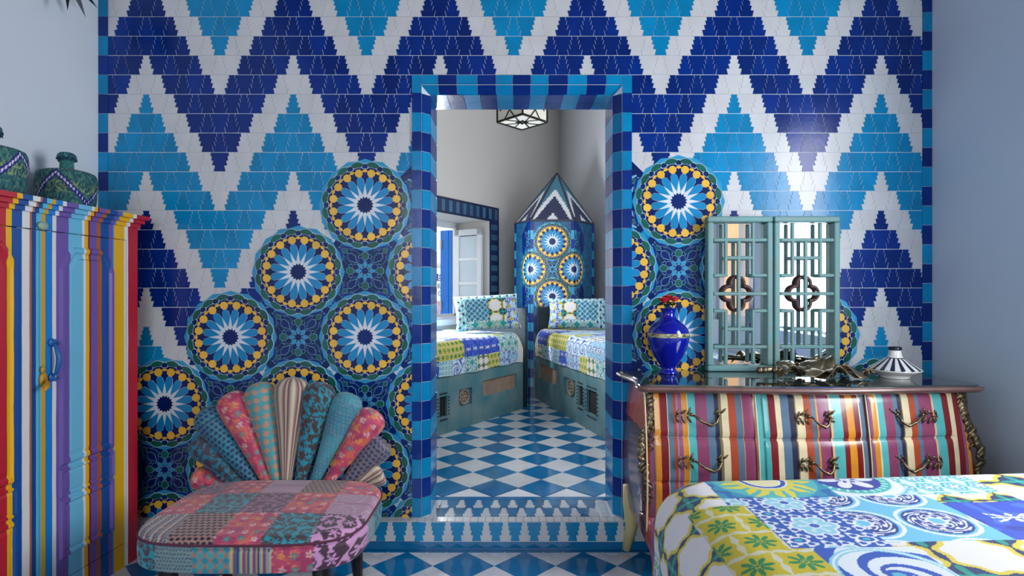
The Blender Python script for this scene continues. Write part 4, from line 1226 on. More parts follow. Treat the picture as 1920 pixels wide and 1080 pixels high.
# ------------------------------------------------------------------ lidded baskets on the wardrobe
BASK = mat('woven_palm', 'print', 0.8, bump=.5, bscale=160)
def basket(c, rmax, hgt, label, ph, seed):
    t_ = thing('lidded_basket', c, ph, label=label, cat='basket', group='woven baskets on the wardrobe')
    prof = [(0, 0), (.84, 0), (.94, .08), (.985, .25), (1.0, .48), (1.03, .50), (1.03, .55), (1.02, .66), (1.0, .80), (.95, .885), (.80, .93), (.50, .975), (.25, 1.0), (0.0, 1.0)]
    def prof_grid(pr, nseg, nrow, coil):
        d_ = np.cumsum([0] + [math.hypot((pr[i + 1][0] - pr[i][0]) * rmax, (pr[i + 1][1] - pr[i][1]) * hgt) for i in range(len(pr) - 1)])
        s_ = np.linspace(0, d_[-1], nrow)
        r_ = np.interp(s_, d_, [p[0] * rmax for p in pr]); z_ = np.interp(s_, d_, [p[1] * hgt for p in pr])
        r_ = r_ + .0016 * np.abs(np.sin(s_ * math.pi / coil)) * (r_ > .01)
        a_ = np.linspace(0, 2 * math.pi, nseg, endpoint=False)
        R_, A_ = np.meshgrid(r_, a_, indexing='ij'); Z_ = np.repeat(z_[:, None], nseg, 1); S_ = np.repeat(s_[:, None], nseg, 1)
        return np.stack([R_ * np.cos(A_), R_ * np.sin(A_), Z_], -1), A_, Z_, S_
    Gp, A_, Z_, S_ = prof_grid(prof, 200, 110, .0075)
    zn = Z_ / hgt
    C = fill(A_.shape, (36, 94, 100)); nn = vnoise(A_ * 30, S_ * 140, 1.0, seed)
    put(C, nn > .62, (76, 124, 110)); put(C, nn < .3, (20, 66, 84)); put(C, (zn > .35) & (zn < .62) & (nn > .55), (128, 150, 104))
    tri = np.abs(((A_ * 3 / math.pi + .15) % 2) - 1)        # zigzag round the body
    zz_ = .10 + .72 * tri
    put(C, np.abs(zn - zz_) < .085, (22, 24, 120))
    put(C, (np.abs(zn - zz_) < .032) & (np.sin(A_ * 66) > -.25), (216, 212, 232))
    put(C, (zn > .90) & (zn < .985) & (np.sin(A_ * 40 + S_ * 300) > .1), (16, 22, 52)); put(C, (zn > .90) & (zn < .985) & (np.sin(A_ * 40 + S_ * 300) < -.8), (206, 206, 214))
    low = zn < .5
    k_ = int(np.argmax(Gp[:, 0, 2] > .5 * hgt))
    colored_grid('body', Gp[:k_ + 1], C[:k_ + 1], BASK, t_, wrap=True)
    lid = colored_grid('lid', Gp[k_:], C[k_:], BASK, t_, wrap=True)
    kp = [(.24, .97), (.22, 1.16), (.22, 1.20), (.29, 1.23), (.32, 1.29), (.30, 1.36), (.22, 1.41), (.10, 1.43), (0, 1.43)]
    Gk, A_, Z_, S_ = prof_grid(kp, 60, 44, .006)
    C = fill(A_.shape, (36, 110, 108)); nn = vnoise(A_ * 12, S_ * 200, 1.0, seed + 2); zn = Z_ / hgt
    put(C, (nn > .5) & (zn > 1.24), (18, 40, 84)); put(C, (nn < .3) & (zn > 1.24), (30, 92, 104)); put(C, nn > .8, (90, 150, 140))
    colored_grid('knob', Gk, C, BASK, lid, wrap=True)
    q = MB()
    for i in range(26):
        a = 2 * math.pi * i / 26 + random.random() * .2
        q.tube([(rmax * .28 * math.cos(a), rmax * .28 * math.sin(a), hgt * 1.31), (rmax * .34 * math.cos(a), rmax * .34 * math.sin(a), hgt * (1.24 - .06 * random.random()))], [.004, .002], 5)
    q.build('fringe', mat('fringe_navy', (18, 50, 84), 0.8), lid)
basket((-1.800, 2.30, WTOP), .100, .160, 'lidded teal basket with white zigzag, nearer the tiled wall', math.radians(-62), 3)
basket((-1.770, 1.93, WTOP), .098, .165, 'lidded teal basket with white zigzag, cut by the left picture edge', math.radians(12), 5)

# dark star ornament hung high on the left wall
so_ = thing('star_ornament', (XL + .10, 2.35, 2.50), label='dark pointed metal star hung high on the left wall', cat='ornament')
q = MB()
nsp = 10
for i in range(nsp):
    a = 2 * math.pi * i / nsp + .2
    dvec = Vector((.10, math.cos(a), math.sin(a)))
    sd = Vector((0, -math.sin(a), math.cos(a)))
    b0 = dvec * .045; tip = dvec * .165
    q.add([b0 + sd * .022, b0 + Vector((.02, 0, 0)), b0 - sd * .022, b0 - Vector((.02, 0, 0)), tip], [(0, 1, 4), (1, 2, 4), (2, 3, 4), (3, 0, 4)])
q.build('spikes', mat('dark_steel', (12, 26, 46), 0.4, metal=.3), so_)
q = MB(); q.ball((0, 0, 0), .055, seg=16, rings=10); q.tube([(0, 0, 0), (-.099, 0, 0)], .012, 8); q.build('hub', MATS['dark_steel'], so_, smooth=True)

# ------------------------------------------------------------------ fan-backed slipper chair
FAB = mat('chair_fabric', 'print', 0.62, bump=.12, bscale=250, sheen=.25)
chair = thing('slipper_chair', (-.90, 2.12, 0), label='low patchwork chair with a shell-shaped fan of padded cushions for a back', cat='chair')
c0 = chair.location
SEAT_Z0, SEAT_Z1 = .281, .395
# seat outline (world): rounded front, slightly wider at the front
def seat_outline(f):
    ang = f * 2 * math.pi
    return ang
def superell(a, nexp): return math.copysign(abs(math.cos(a)) ** (2 / nexp), math.cos(a)), math.copysign(abs(math.sin(a)) ** (2 / nexp), math.sin(a))
nA, nR = 440, 130
_a = np.linspace(0, 2 * math.pi, 8001); _x = np.sign(np.cos(_a)) * np.abs(np.cos(_a)) ** (2 / 4.2) * .385; _y = np.sign(np.sin(_a)) * np.abs(np.sin(_a)) ** (2 / 4.2) * .285
_d = np.concatenate([[0], np.cumsum(np.hypot(np.diff(_x), np.diff(_y)))])
aa = np.interp(np.linspace(0, _d[-1], nA, endpoint=False), _d, _a)
ca, sa = np.cos(aa), np.sin(aa)
ex = 4.2
ux = np.sign(ca) * np.abs(ca) ** (2 / ex); uy = np.sign(sa) * np.abs(sa) ** (2 / ex)
hwx = .385; hwy = .285
# rows: centre of top -> edge -> down the side -> under
tt = np.linspace(0, 1, nR)
rad = np.where(tt < .60, tt / .60, 1.0); Z = np.zeros(nR); Rr_ = np.zeros(nR)
for i, t_ in enumerate(tt):
    if t_ < .62: Rr_[i] = t_ / .62 * .93; Z[i] = SEAT_Z1 + .012 * (1 - (t_ / .62) ** 2)
    elif t_ < .76:
        th = (t_ - .62) / .14 * math.pi / 2; Rr_[i] = .93 + .07 * math.sin(th); Z[i] = SEAT_Z1 - .03 * (1 - math.cos(th))
    elif t_ < .95:
        f_ = (t_ - .76) / .19; Rr_[i] = 1.0 - .012 * (abs(f_ - .12) < .05) + .006 * math.sin(f_ * math.pi); Z[i] = SEAT_Z1 - .03 - (SEAT_Z1 - .03 - SEAT_Z0) * f_
    else: Rr_[i] = 1 - (t_ - .95) / .05 * .06; Z[i] = SEAT_Z0
X = Rr_[:, None] * ux[None] * hwx; Y = Rr_[:, None] * uy[None] * hwy
Y = Y - .010 * (1 - (X / hwx) ** 2) * (Y < 0)
ZZ = np.repeat(Z[:, None], nA, 1)
sideD = np.clip(SEAT_Z1 - ZZ, 0, None)
U = X.copy(); V = Y - sideD * (uy[None] < -.0) * np.abs(uy[None]) ** 2
C = np.zeros(X.shape + (3,))
pats = [lambda u, v: q_damask(u, v, (92, 52, 78), (150, 104, 134), 2), lambda u, v: q_floral(u, v, 3), lambda u, v: q_stripes(v, [(170, 120, 150), (196, 160, 178), (150, 100, 130), (186, 170, 190)], [.008, .006, .004, .006]),
        lambda u, v: q_dots(u, v, (172, 130, 122), (22, 22, 44), .020, .40), lambda u, v: q_floral(u, v, 7), lambda u, v: q_damask(u, v, (70, 60, 66), (14, 150, 170), 5),
        lambda u, v: q_damask(u, v, (70, 42, 62), (206, 150, 196), 8, .8), lambda u, v: q_stripes(u, [(206, 186, 130), (150, 52, 80), (66, 96, 140), (190, 150, 120), (40, 36, 50), (120, 160, 190)], [.006, .004, .007, .004, .004, .006]),
        lambda u, v: q_diamond(u, v, (176, 120, 96), (20, 140, 160)), lambda u, v: q_dots(u, v, (120, 150, 150), (60, 84, 110), .012, .3)]
LAY = [[7, 3, 4, 5, 6], [4, 5, 0, 1, 2], [0, 1, 2, 3, 4]]      # front row first
top = sideD < .022
skew = U + (V) * .05
ci = np.clip(np.floor((skew + hwx) / (2 * hwx) * 5), 0, 4).astype(int)
ri = np.clip(np.floor((V + hwy + .02) / (2 * hwy + .02) * 3), 0, 2).astype(int)
pid = np.array(LAY)[ri, ci]
fr = ~top & (uy[None] < -.3) ; fidx = np.clip(np.floor((U + hwx) / (2 * hwx) * 6), 0, 5).astype(int)
pid = np.where(fr, np.array([5, 9, 8, 7, 1, 6])[fidx], pid)
sd = ~top & ~fr & (ux[None] > 0); pid = np.where(sd, np.where(Y > 0, 5, 8), pid)
sl = ~top & ~fr & (ux[None] < 0); pid = np.where(sl, 5, pid)
Vp = np.where(top, V, ZZ); Up = np.where(sd | sl, Y, U)
for k_, fn in enumerate(pats):
    msk = pid == k_
    if msk.any(): C[msk] = fn(Up[msk], Vp[msk])
Gp = np.stack([X, Y, ZZ], -1)
colored_grid('seat', Gp, C, FAB, chair, wrap=True, flip=True)
q = MB()
pp = [(ux[i % nA] * hwx * 1.003, uy[i % nA] * hwy * 1.003 - .010 * (1 - ux[i % nA] ** 2) * (uy[i % nA] < 0), SEAT_Z1 - .024) for i in range(0, nA + 1, 4)]
q.tube(pp, .004, 6, cap=False); q.build('piping', mat('piping_plum', (92, 40, 66), 0.7), chair, smooth=True)
for sx_, sy_ in ((-1, -1), (1, -1), (-1, 1), (1, 1)):
    q = MB(); xx, yy = sx_ * .255, sy_ * .20
    q.tube([(xx, yy, SEAT_Z0 + .01), (xx + sx_ * .008, yy + sy_ * .008, .12), (xx + sx_ * .014, yy + sy_ * .014, 0)], [.032, .026, .018], 10)
    q.build('leg', mat('black_wood', (18, 16, 18), 0.4), chair)
# fan cushions
YBK = 2.45
def fan_cushion(bx, by, tx, ty, rpx, fn, k):
    B = at(bx, by, YBK - .02); T = at(tx, ty, YBK + .03)
    B.z -= .02
    axis = (T - B); ln = axis.length; ax = axis.normalized()
    side = ax.cross(Vector((0, -1, 0))).normalized(); nrm = Vector((0, -1, 0)) - ax * ax.dot(Vector((0, -1, 0))); nrm.normalize()
    rt = rpx * 1.08 / F * YBK
    nS, nT_ = 56, 64
    s_ = np.linspace(0, 1, nT_)
    # teardrop: thin at the seat, full near the round tip
    prof = np.interp(s_, [0, .15, .5, .8, .9, .955, .985, 1], [.30, .36, .66, .98, 1.0, .80, .48, 0.0]) * rt
    th = np.linspace(0, 2 * math.pi, nS, endpoint=False)
    S, TH_ = np.meshgrid(s_, th, indexing='ij'); PRF = np.repeat(prof[:, None], nS, 1)
    lnr = ln + 0.0
    Bv, av, sv, nv_ = [np.array(v_) for v_ in (B - c0, ax, side, nrm)]
    Gq = Bv + (S * lnr)[..., None] * av + (PRF * np.cos(TH_))[..., None] * sv + (PRF * .85 * np.sin(TH_))[..., None] * nv_
    u_ = PRF * TH_ * .9; v_ = S * lnr
    colored_grid('back_cushion', Gq, fn(u_ if k != 'st' else TH_ * .045, v_), FAB, chair, wrap=True)
CST = [(206, 186, 160), (120, 60, 80), (150, 140, 130), (90, 40, 60), (214, 200, 170)]
FANS = [
    (432, 912, 366, 893, 20, lambda u, v: q_floral(u, v, 11), ''),
    (462, 908, 366, 822, 25, lambda u, v: q_damask(u, v, (58, 52, 62), (14, 120, 150), 12), ''),
    (484, 906, 380, 768, 27, lambda u, v: q_dots(u, v, (44, 140, 160), (18, 40, 92), .020, .38, (60, 130, 150)), ''),
    (505, 905, 428, 736, 28, lambda u, v: q_floral(u, v, 13), ''),
    (520, 905, 484, 716, 27, lambda u, v: q_diamond(u, v, (92, 150, 152), (196, 140, 112), .036), ''),
    (537, 905, 549, 706, 30, lambda u, v: q_stripes(u, CST, [.005, .0025, .004, .002, .004]), 'st'),
    (560, 905, 604, 716, 29, lambda u, v: q_damask(u, v, (66, 52, 50), (16, 142, 166), 15), ''),
    (585, 906, 660, 737, 27, lambda u, v: q_dots(u, v, (40, 150, 168), (110, 140, 150), .016, .34, (36, 130, 156)), ''),
    (607, 907, 707, 770, 27, lambda u, v: q_floral(u, v, 17), ''),
    (636, 909, 722, 826, 25, lambda u, v: q_dots(u, v, (124, 112, 122), (34, 58, 96), .020, .38), ''),
    (655, 912, 716, 880, 25, lambda u, v: q_stripes(u, CST, [.005, .0025, .004, .002, .004]), 'st'),
]
for f_ in FANS: fan_cushion(*f_)
q = MB()   # hidden hoop and board that carry the cushions
q.tube([at(440, 900, YBK + .06) - c0, at(430, 830, YBK + .08) - c0, at(490, 770, YBK + .085) - c0, at(545, 755, YBK + .085) - c0, at(600, 770, YBK + .085) - c0, at(655, 830, YBK + .08) - c0, at(650, 900, YBK + .06) - c0], .014, 8)
q.span((-.28, .26, .30), (.28, .30, .36))
q.build('back_frame', MATS['black_wood'], chair)

# ------------------------------------------------------------------ striped bombe dresser
DXC, DYB = 1.182, 2.650
DTOP = .820
dres = thing('dresser', (DXC, DYB, 0), label='bombe dresser with serpentine front painted in muted vertical stripes', cat='dresser')
def dx_(px, Y=2.185): return (px - CX) / F * Y - DXC
MG, TQ, BG, CRM, RST, DKR, ORA, NV2, OLV, LAV, PCH, PRP = (140, 66, 100), (84, 178, 178), (88, 116, 140), (226, 210, 172), (172, 74, 44), (122, 28, 32), (216, 142, 42), (44, 44, 70), (128, 112, 70), (150, 136, 160), (226, 180, 142), (146, 84, 126)
q7 = [(0, (84, 40, 44)), (285, RST), (315, PRP), (345, ORA), (385, DKR), (434, CRM), (441, BG), (475, RST), (500, LAV), (511, PRP), (535, ORA), (571, CRM), (579, TQ), (628, MG), (705, BG), (755, NV2), (785, OLV), (801, CRM), (850, RST), (900, BG), (939, ORA), (947, MG), (1012, (80, 36, 40)), (1025, PCH), (1041, TQ), (1114, DKR), (1160, CRM), (1200, BG), (1255, NV2), (1290, OLV), (1301, CRM), (1355, RST), (1404, BG)]
q8 = [(140, ORA), (152, MG), (219, (80, 36, 40)), (232, PCH), (245, TQ), (315, DKR), (350, ORA), (400, DKR), (438, CRM), (446, BG), (480, (70, 30, 34)), (500, LAV), (516, PRP), (533, ORA), (569, CRM), (578, TQ), (625, MG), (695, BG), (730, NV2), (755, OLV), (765, CRM), (815, RST), (860, BG), (893, MG), (985, PCH), (1000, TQ), (1065, DKR), (1110, CRM), (1155, DKR), (1195, PRP), (1215, ORA), (1248, DKR)]
stp = [(-.75, q7[0][1])] + [(dx_(1140 + a * .27778), c) for a, c in q7[1:]] + [(dx_(1500 + a * .27778), c) for a, c in q8]
DGRP = ramp_group('dresser_stripes', stp)
DPAINT = mat('dresser_paint', DGRP, 0.24, coat=.35, noise=.10, nscale=18, bump=.06, bscale=30)
BROWN = mat('dresser_moulding', (112, 80, 76), 0.35, noise=.2, nscale=20, coat=.3)
def Bz(z):
    t_ = min(max((z - .10) / .70, 0), 1)
    return math.sin(math.pi * t_ ** .85)
def hwz(z): return .630 + .036 * Bz(z)
def fd(x, z): return .385 + .055 * Bz(z) + .022 * math.cos(math.pi * x / .64)
def outline(z, nf=60):
    """left back -> left front -> right front -> right back"""
    hw = hwz(z); r_ = .055; pts = []
    yc = fd(hw, z)
    for i in range(7): pts.append((-hw, -(yc - r_) * i / 6))
    for i in range(1, 6):
        a = math.pi / 2 * i / 6; pts.append((-hw + r_ * (1 - math.cos(a)), -(yc - r_) - r_ * math.sin(a)))
    for i in range(nf + 1):
        x = -(hw - r_) + 2 * (hw - r_) * i / nf
        e = min(1, (hw - r_ - abs(x)) / .12); base_ = fd(x, z); pts.append((x, -(yc + (base_ - yc) * (e * e * (3 - 2 * e)))))
    for i in range(5, 0, -1):
        a = math.pi / 2 * i / 6; pts.append((hw - r_ * (1 - math.cos(a)), -(yc - r_) - r_ * math.sin(a)))
    for i in range(6, -1, -1): pts.append((hw, -(yc - r_) * i / 6))
    return pts
zs = np.linspace(.20, .795, 36)
Gp = np.array([[(x, y, z) for x, y in outline(z)] for z in zs])
q = MB(); q.grid(Gp); q.build('carcass', DPAINT, dres, smooth=True)
# drawers
def ysurf(x, z):
    hw = hwz(z); yc = fd(hw, z); e = min(1, max(0, (hw - .055 - abs(x)) / .12)); b_ = fd(x, z)
    return -(yc + (b_ - yc) * (e * e * (3 - 2 * e)))
cols = [(dx_(1236), dx_(1424)), (dx_(1441), dx_(1636)), (dx_(1643), dx_(1817))]
rows = [(.618, .778), (.446, .606), (.275, .434)]
BRASS = mat('antique_brass', (150, 132, 100), 0.38, metal=.85, noise=.9, nscale=70, ground=(44, 40, 34))
def handle_mesh(wd, flipx):
    q = MB(); s_ = -1 if flipx else 1; hw = wd / 2
    pa = (-hw * .42 * s_, -.008, .004); pb = (hw * .62 * s_, -.008, .004)
    q.tube([(pa[0], -.002, .004), (pa[0] + .01 * s_, -.020, .0), (s_ * -.005, -.028, -.020), (s_ * hw * .28, -.030, -.034), (s_ * hw * .48, -.026, -.024), (pb[0], -.016, 0), (pb[0], -.002, .004)], [.004, .0045, .005, .0065, .0055, .0045, .004], 8)
    r2 = random.Random(5)
    def cluster(cx_, lng, n):
        for i in range(n):
            f_ = i / max(1, n - 1); x = cx_ - s_ * lng * f_
            for sg in (-1, 1):
                ang = sg * (.5 + .8 * r2.random()); ln_ = .012 + .006 * r2.random()
                R = Matrix.Rotation(-ang if s_ > 0 else math.pi + ang, 3, 'Y')
                q.ball((x - s_ * ln_ * .5, -.006, sg * ln_ * .95), (ln_, .004, .0048), seg=7, rings=5, R=R)
        q.ball((cx_ - s_ * (lng + .008), -.005, -.002), (.010, .004, .004), seg=7, rings=5)
        q.ball((cx_, -.008, .004), .008, seg=8, rings=6)
    cluster(pa[0], hw * .46, 3); cluster(pb[0], -hw * .26, 2)
    return q.mesh('handle', BRASS, True)
HM = [handle_mesh(.205, False), handle_mesh(.150, False), handle_mesh(.195, True)]
hx = [dx_(1326), dx_(1538), dx_(1728)]
for ci_, (x0, x1) in enumerate(cols):
    for ri_, (z0, z1) in enumerate(rows):
        nx, nz = 28, 12; q = MB()
        xs_ = np.linspace(x0, x1, nx); z_ = np.linspace(z0, z1, nz)
        Gd = np.array([[(x, ysurf(x, z) - (.009 if 0 < i < nx - 1 and 0 < j < nz - 1 else .005), z) for i, x in enumerate(xs_)] for j, z in enumerate(z_)])
        q.grid(Gd)
        # edges of the drawer front
        rim = [Gd[0, i] for i in range(nx)] + [Gd[j, -1] for j in range(1, nz)] + [Gd[-1, i] for i in range(nx - 2, -1, -1)] + [Gd[j, 0] for j in range(nz - 2, 0, -1)]
        n = len(rim); q.add([tuple(p) for p in rim] + [(p[0], p[1] + .012, p[2]) for p in rim], [(i, i + n, (i + 1) % n + n, (i + 1) % n) for i in range(n)])
        dw_ = q.build('drawer', DPAINT, dres, smooth=True)
        zc = (z0 + z1) / 2; xh = hx[ci_]
        obj('handle', HM[ci_], dw_, (xh, ysurf(xh, zc) - .008, zc))
# thin gilt beads between the drawer columns
GILT = mat('bead_cream', (226, 200, 170), 0.3)
for xb in (dx_(1428), dx_(1640), dx_(1219)):
    q = MB(); q.tube([(xb, ysurf(xb, z) - .003, z) for z in np.linspace(.24, .79, 24)], .0035, 6); q.build('bead', GILT, dres, smooth=True)
# shaped apron and curved legs
q = MB(); xs_ = np.linspace(-.56, .56, 40)
Ga = np.array([[(x, ysurf(x, .24) - .004, .275) for x in xs_], [(x, ysurf(x, .22) - .004, .215 - .05 * math.cos(math.pi * x / .56 * 2) * (1 if abs(x) > .01 else 1)) for x in xs_]])
q.grid(Ga[::-1]); q.build('apron', DPAINT, dres, smooth=True)
for sx_ in (-1, 1):
    q = MB()
    path = [(sx_ * (hwz(z) - .028), -(fd(.6, z) - .036), z) for z in (.30, .24)] + [(sx_ * .60, -.375, .16), (sx_ * .592, -.365, .08), (sx_ * .602, -.385, .02), (sx_ * .608, -.395, 0)]
    q.tube(path, [.040, .040, .034, .026, .024, .026], 10); q.build('leg', DPAINT, dres, smooth=True)
    q = MB()
    path = [(sx_ * .640, -.045, .30), (sx_ * .640, -.045, .22), (sx_ * .634, -.040, .12), (sx_ * .658, -.036, 0)]
    q.tube(path, [.034, .034, .030, .020], 10); q.build('leg', mat('leg_cream', (206, 196, 140), 0.5), dres, smooth=True)
# cast mounts on the front corners
q0 = {}
for sx_ in (-1, 1):
    q = MB(); r2 = random.Random(11)
    for i in range(26):
        f_ = i / 25; z = .775 - .42 * f_; hw = hwz(z)
        amp = .020 * math.sin(f_ * 9); wd = .020 * (1 - f_) + .005
        x = sx_ * (hw - .010 + .004); y = -(fd(hw, z) - .022) - .004
        q.ball((x - sx_ * amp * .8, y - abs(amp) * .3 - .006, z), (wd, .009, .026), seg=8, rings=6, R=Matrix.Rotation(r2.uniform(-.9, .9), 3, 'Y'))
        if i < 14 and i % 2 == 0:
            q.tube([(x, y - .006, z), (x - sx_ * .018, y - .020, z + .012), (x - sx_ * .028, y - .014, z - .008), (x - sx_ * .018, y - .012, z - .018)], [.006, .005, .004, .002], 6)
    q.build('corner_mount', BRASS, dres, smooth=True)
# top: moulded board with a glass sheet
def top_outline(gr):
    hw = .697 + gr; pts = []; yc = .432 + gr
    pts.append((-hw, 0)); pts.append((-hw + .004, -.07))
    for i in range(8):
        f_ = i / 7; pts.append((-hw + .012 + .022 * math.sin(f_ * math.pi) - .004 * f_, -.10 - (yc - .16) * f_))
    for i in range(1, 5):
        a = math.pi / 2 * i / 5; pts.append((-hw + .008 + .05 * (1 - math.cos(a)), -(yc - .05) - .05 * math.sin(a)))
    for i in range(41):
        x = -(hw - .06) + 2 * (hw - .06) * i / 40; pts.append((x, -(yc + .020 + .022 * math.cos(math.pi * x / .64) - .022 * math.cos(math.pi * (hw - .06) / .64) * 0) + .0))
    n_ = len(pts) - 41
    left = pts[:n_]
    return pts + [(-x, y) for x, y in left[::-1]]
q = MB()
lay = [(.786, -.030), (.790, -.012), (.796, -.004), (.803, 0), (.810, -.002), (.8135, -.010)]
rings = [[(x, y, z) for x, y in top_outline(g)] for z, g in lay]
n = len(rings[0])
vs = [p for r_ in rings for p in r_]; fs = [(k * n + i, k * n + (i + 1) % n, (k + 1) * n + (i + 1) % n, (k + 1) * n + i) for k in range(len(lay) - 1) for i in range(n)]
fs += [list(range(n - 1, -1, -1)), [(len(lay) - 1) * n + i for i in range(n)]]
q.add(vs, fs); q.build('top_board', BROWN, dres)
q = MB(); o1 = top_outline(-.014)
q.add([(x, y, .8136) for x, y in o1] + [(x, y, DTOP) for x, y in o1], [list(range(n - 1, -1, -1)), [n + i for i in range(n)]] + [(i, (i + 1) % n, (i + 1) % n + n, i + n) for i in range(n)])
q.build('glass_sheet', mat('smoked_glass', (40, 50, 48), 0.05, spec=1.0, ior=1.7, coat=.5), dres)

# ------------------------------------------------------------------ blue vase with roses
vz = thing('vase', (.699, 2.545, DTOP), label='cobalt blue vase with a floral band on the dresser', cat='vase')
k_ = .2222 / 419
prof = [(0, 0), (72, 0), (80, 4), (80, 14), (68, 26), (60, 36), (58, 46), (66, 62), (92, 100), (122, 150), (146, 200), (160, 240), (169, 280), (173, 315), (170, 345), (159, 375), (140, 402), (114, 428), (88, 448), (68, 466), (58, 485), (55, 505), (60, 530), (72, 546), (76, 549), (72, 549), (60, 534), (50, 505), (40, 470), (0, 440)]
q = MB(); q.lathe([(r_ * k_, z * k_) for r_, z in prof], 48)
q.build('body', mat('cobalt_glaze', (6, 20, 150), 0.08, coat=.6, noise=.1), vz, smooth=True)
na, nb = 160, 14
A_ = np.linspace(0, 2 * math.pi, na, endpoint=False); zb_ = np.linspace(296, 344, nb)
rb = np.interp(zb_, [260, 315, 350], [158, 172, 170]) + 1.5
AA, ZB = np.meshgrid(A_, zb_); RB = np.repeat(rb[:, None], na, 1)
Gb = np.stack([RB * np.cos(AA) * k_, RB * np.sin(AA) * k_, ZB * k_], -1)
nn = vnoise(AA * 9, ZB * .12, 1.0, 4); C = fill(AA.shape, (120, 132, 92)); put(C, nn > .62, (196, 190, 150)); put(C, nn < .34, (52, 84, 66)); put(C, (nn > .45) & (nn < .5), (170, 110, 80)); put(C, (ZB < 301) | (ZB > 339), (176, 150, 80))
colored_grid('painted_band', Gb, C, mat('band_glaze', 'print', 0.2), vz, wrap=True)
ROSE = mat('rose_petal', (206, 36, 50), 0.55, noise=.25, nscale=90); LEAFG = mat('rose_leaf', (28, 54, 30), 0.5, noise=.3, nscale=60)
def rose(dx, dy, dz, r_, label, pink=False):
    t_ = thing('rose', vz.location + Vector((0, 0, .24)), label=label, cat='flower', group='roses in the blue vase')
    C0 = Vector((dx, dy, dz)); q = MB(); rr2 = random.Random(int(abs(dx) * 1e4) + 3)
    for ring, (n_, rad_, tilt) in enumerate(((4, .35, .15), (5, .68, .5), (6, 1.0, .95))):
        for i in range(n_):
            a0 = 2 * math.pi * (i + ring * .4) / n_; nu, nv = 6, 6
            Gq = np.zeros((nv, nu, 3))
            for jj in range(nv):
                for ii in range(nu):
                    f_ = jj / (nv - 1); g_ = ii / (nu - 1) - .5
                    a = a0 + g_ * 2.2 * math.pi / n_ * (1.25 - .5 * abs(f_ - .6))
                    rad2 = r_ * rad_ * (.35 + .65 * math.sin(f_ * math.pi / 2)) * (1 + tilt * .25 * f_ ** 3) * (1 + .06 * rr2.random())
                    zz_ = r_ * (1.15 * f_ - .35 * tilt * f_ ** 2.5 - .25 * (g_ * 2) ** 2 * f_)
                    Gq[jj, ii] = (C0.x + rad2 * math.cos(a), C0.y + rad2 * math.sin(a), C0.z - .5 * r_ + zz_)
            q.grid(Gq)
    q.build('bloom', mat('rose_petal_pink', (214, 70, 76), 0.55, noise=.2, nscale=90) if pink else ROSE, t_, smooth=True)
    q = MB(); q.tube([(C0.x * .1, C0.y * .1, -.12), (C0.x * .5, C0.y * .5, C0.z * .45), tuple(C0 - Vector((0, 0, r_ * .4)))], .0025, 6)
    q.build('stem', LEAFG, t_, smooth=True)
    for i in range(4):
        a = 2 * math.pi * (i + .37 * dx * 100) / 4; b0 = C0 * .74; L_ = .040
        e1_, up = Vector((math.cos(a), math.sin(a), .15)), Vector((0, 0, 1)); sd_ = Vector((-math.sin(a), math.cos(a), 0))
        q = MB(); Gq = np.zeros((6, 3, 3))
        for jj in range(6):
            f_ = jj / 5; wv = .014 * math.sin(math.pi * min(.98, f_ + .03)) + .0006
            for ii, g_ in enumerate((-1, 0, 1)): Gq[jj, ii] = b0 + e1_ * L_ * f_ + sd_ * wv * g_ + up * (.004 * abs(g_) - .010 * f_ * f_)
        q.grid(Gq); o = q.build('leaf', LEAFG, t_, smooth=True)
        sm = o.modifiers.new('thick', 'SOLIDIFY'); sm.thickness = .0008
rose(-.022, -.012, .088, .022, 'red rose at the left of the blue vase')
rose(.026, -.004, .092, .022, 'pinkish red rose at the right of the blue vase', True)
rose(.002, .024, .100, .020, 'red rose at the back of the bunch in the vase')

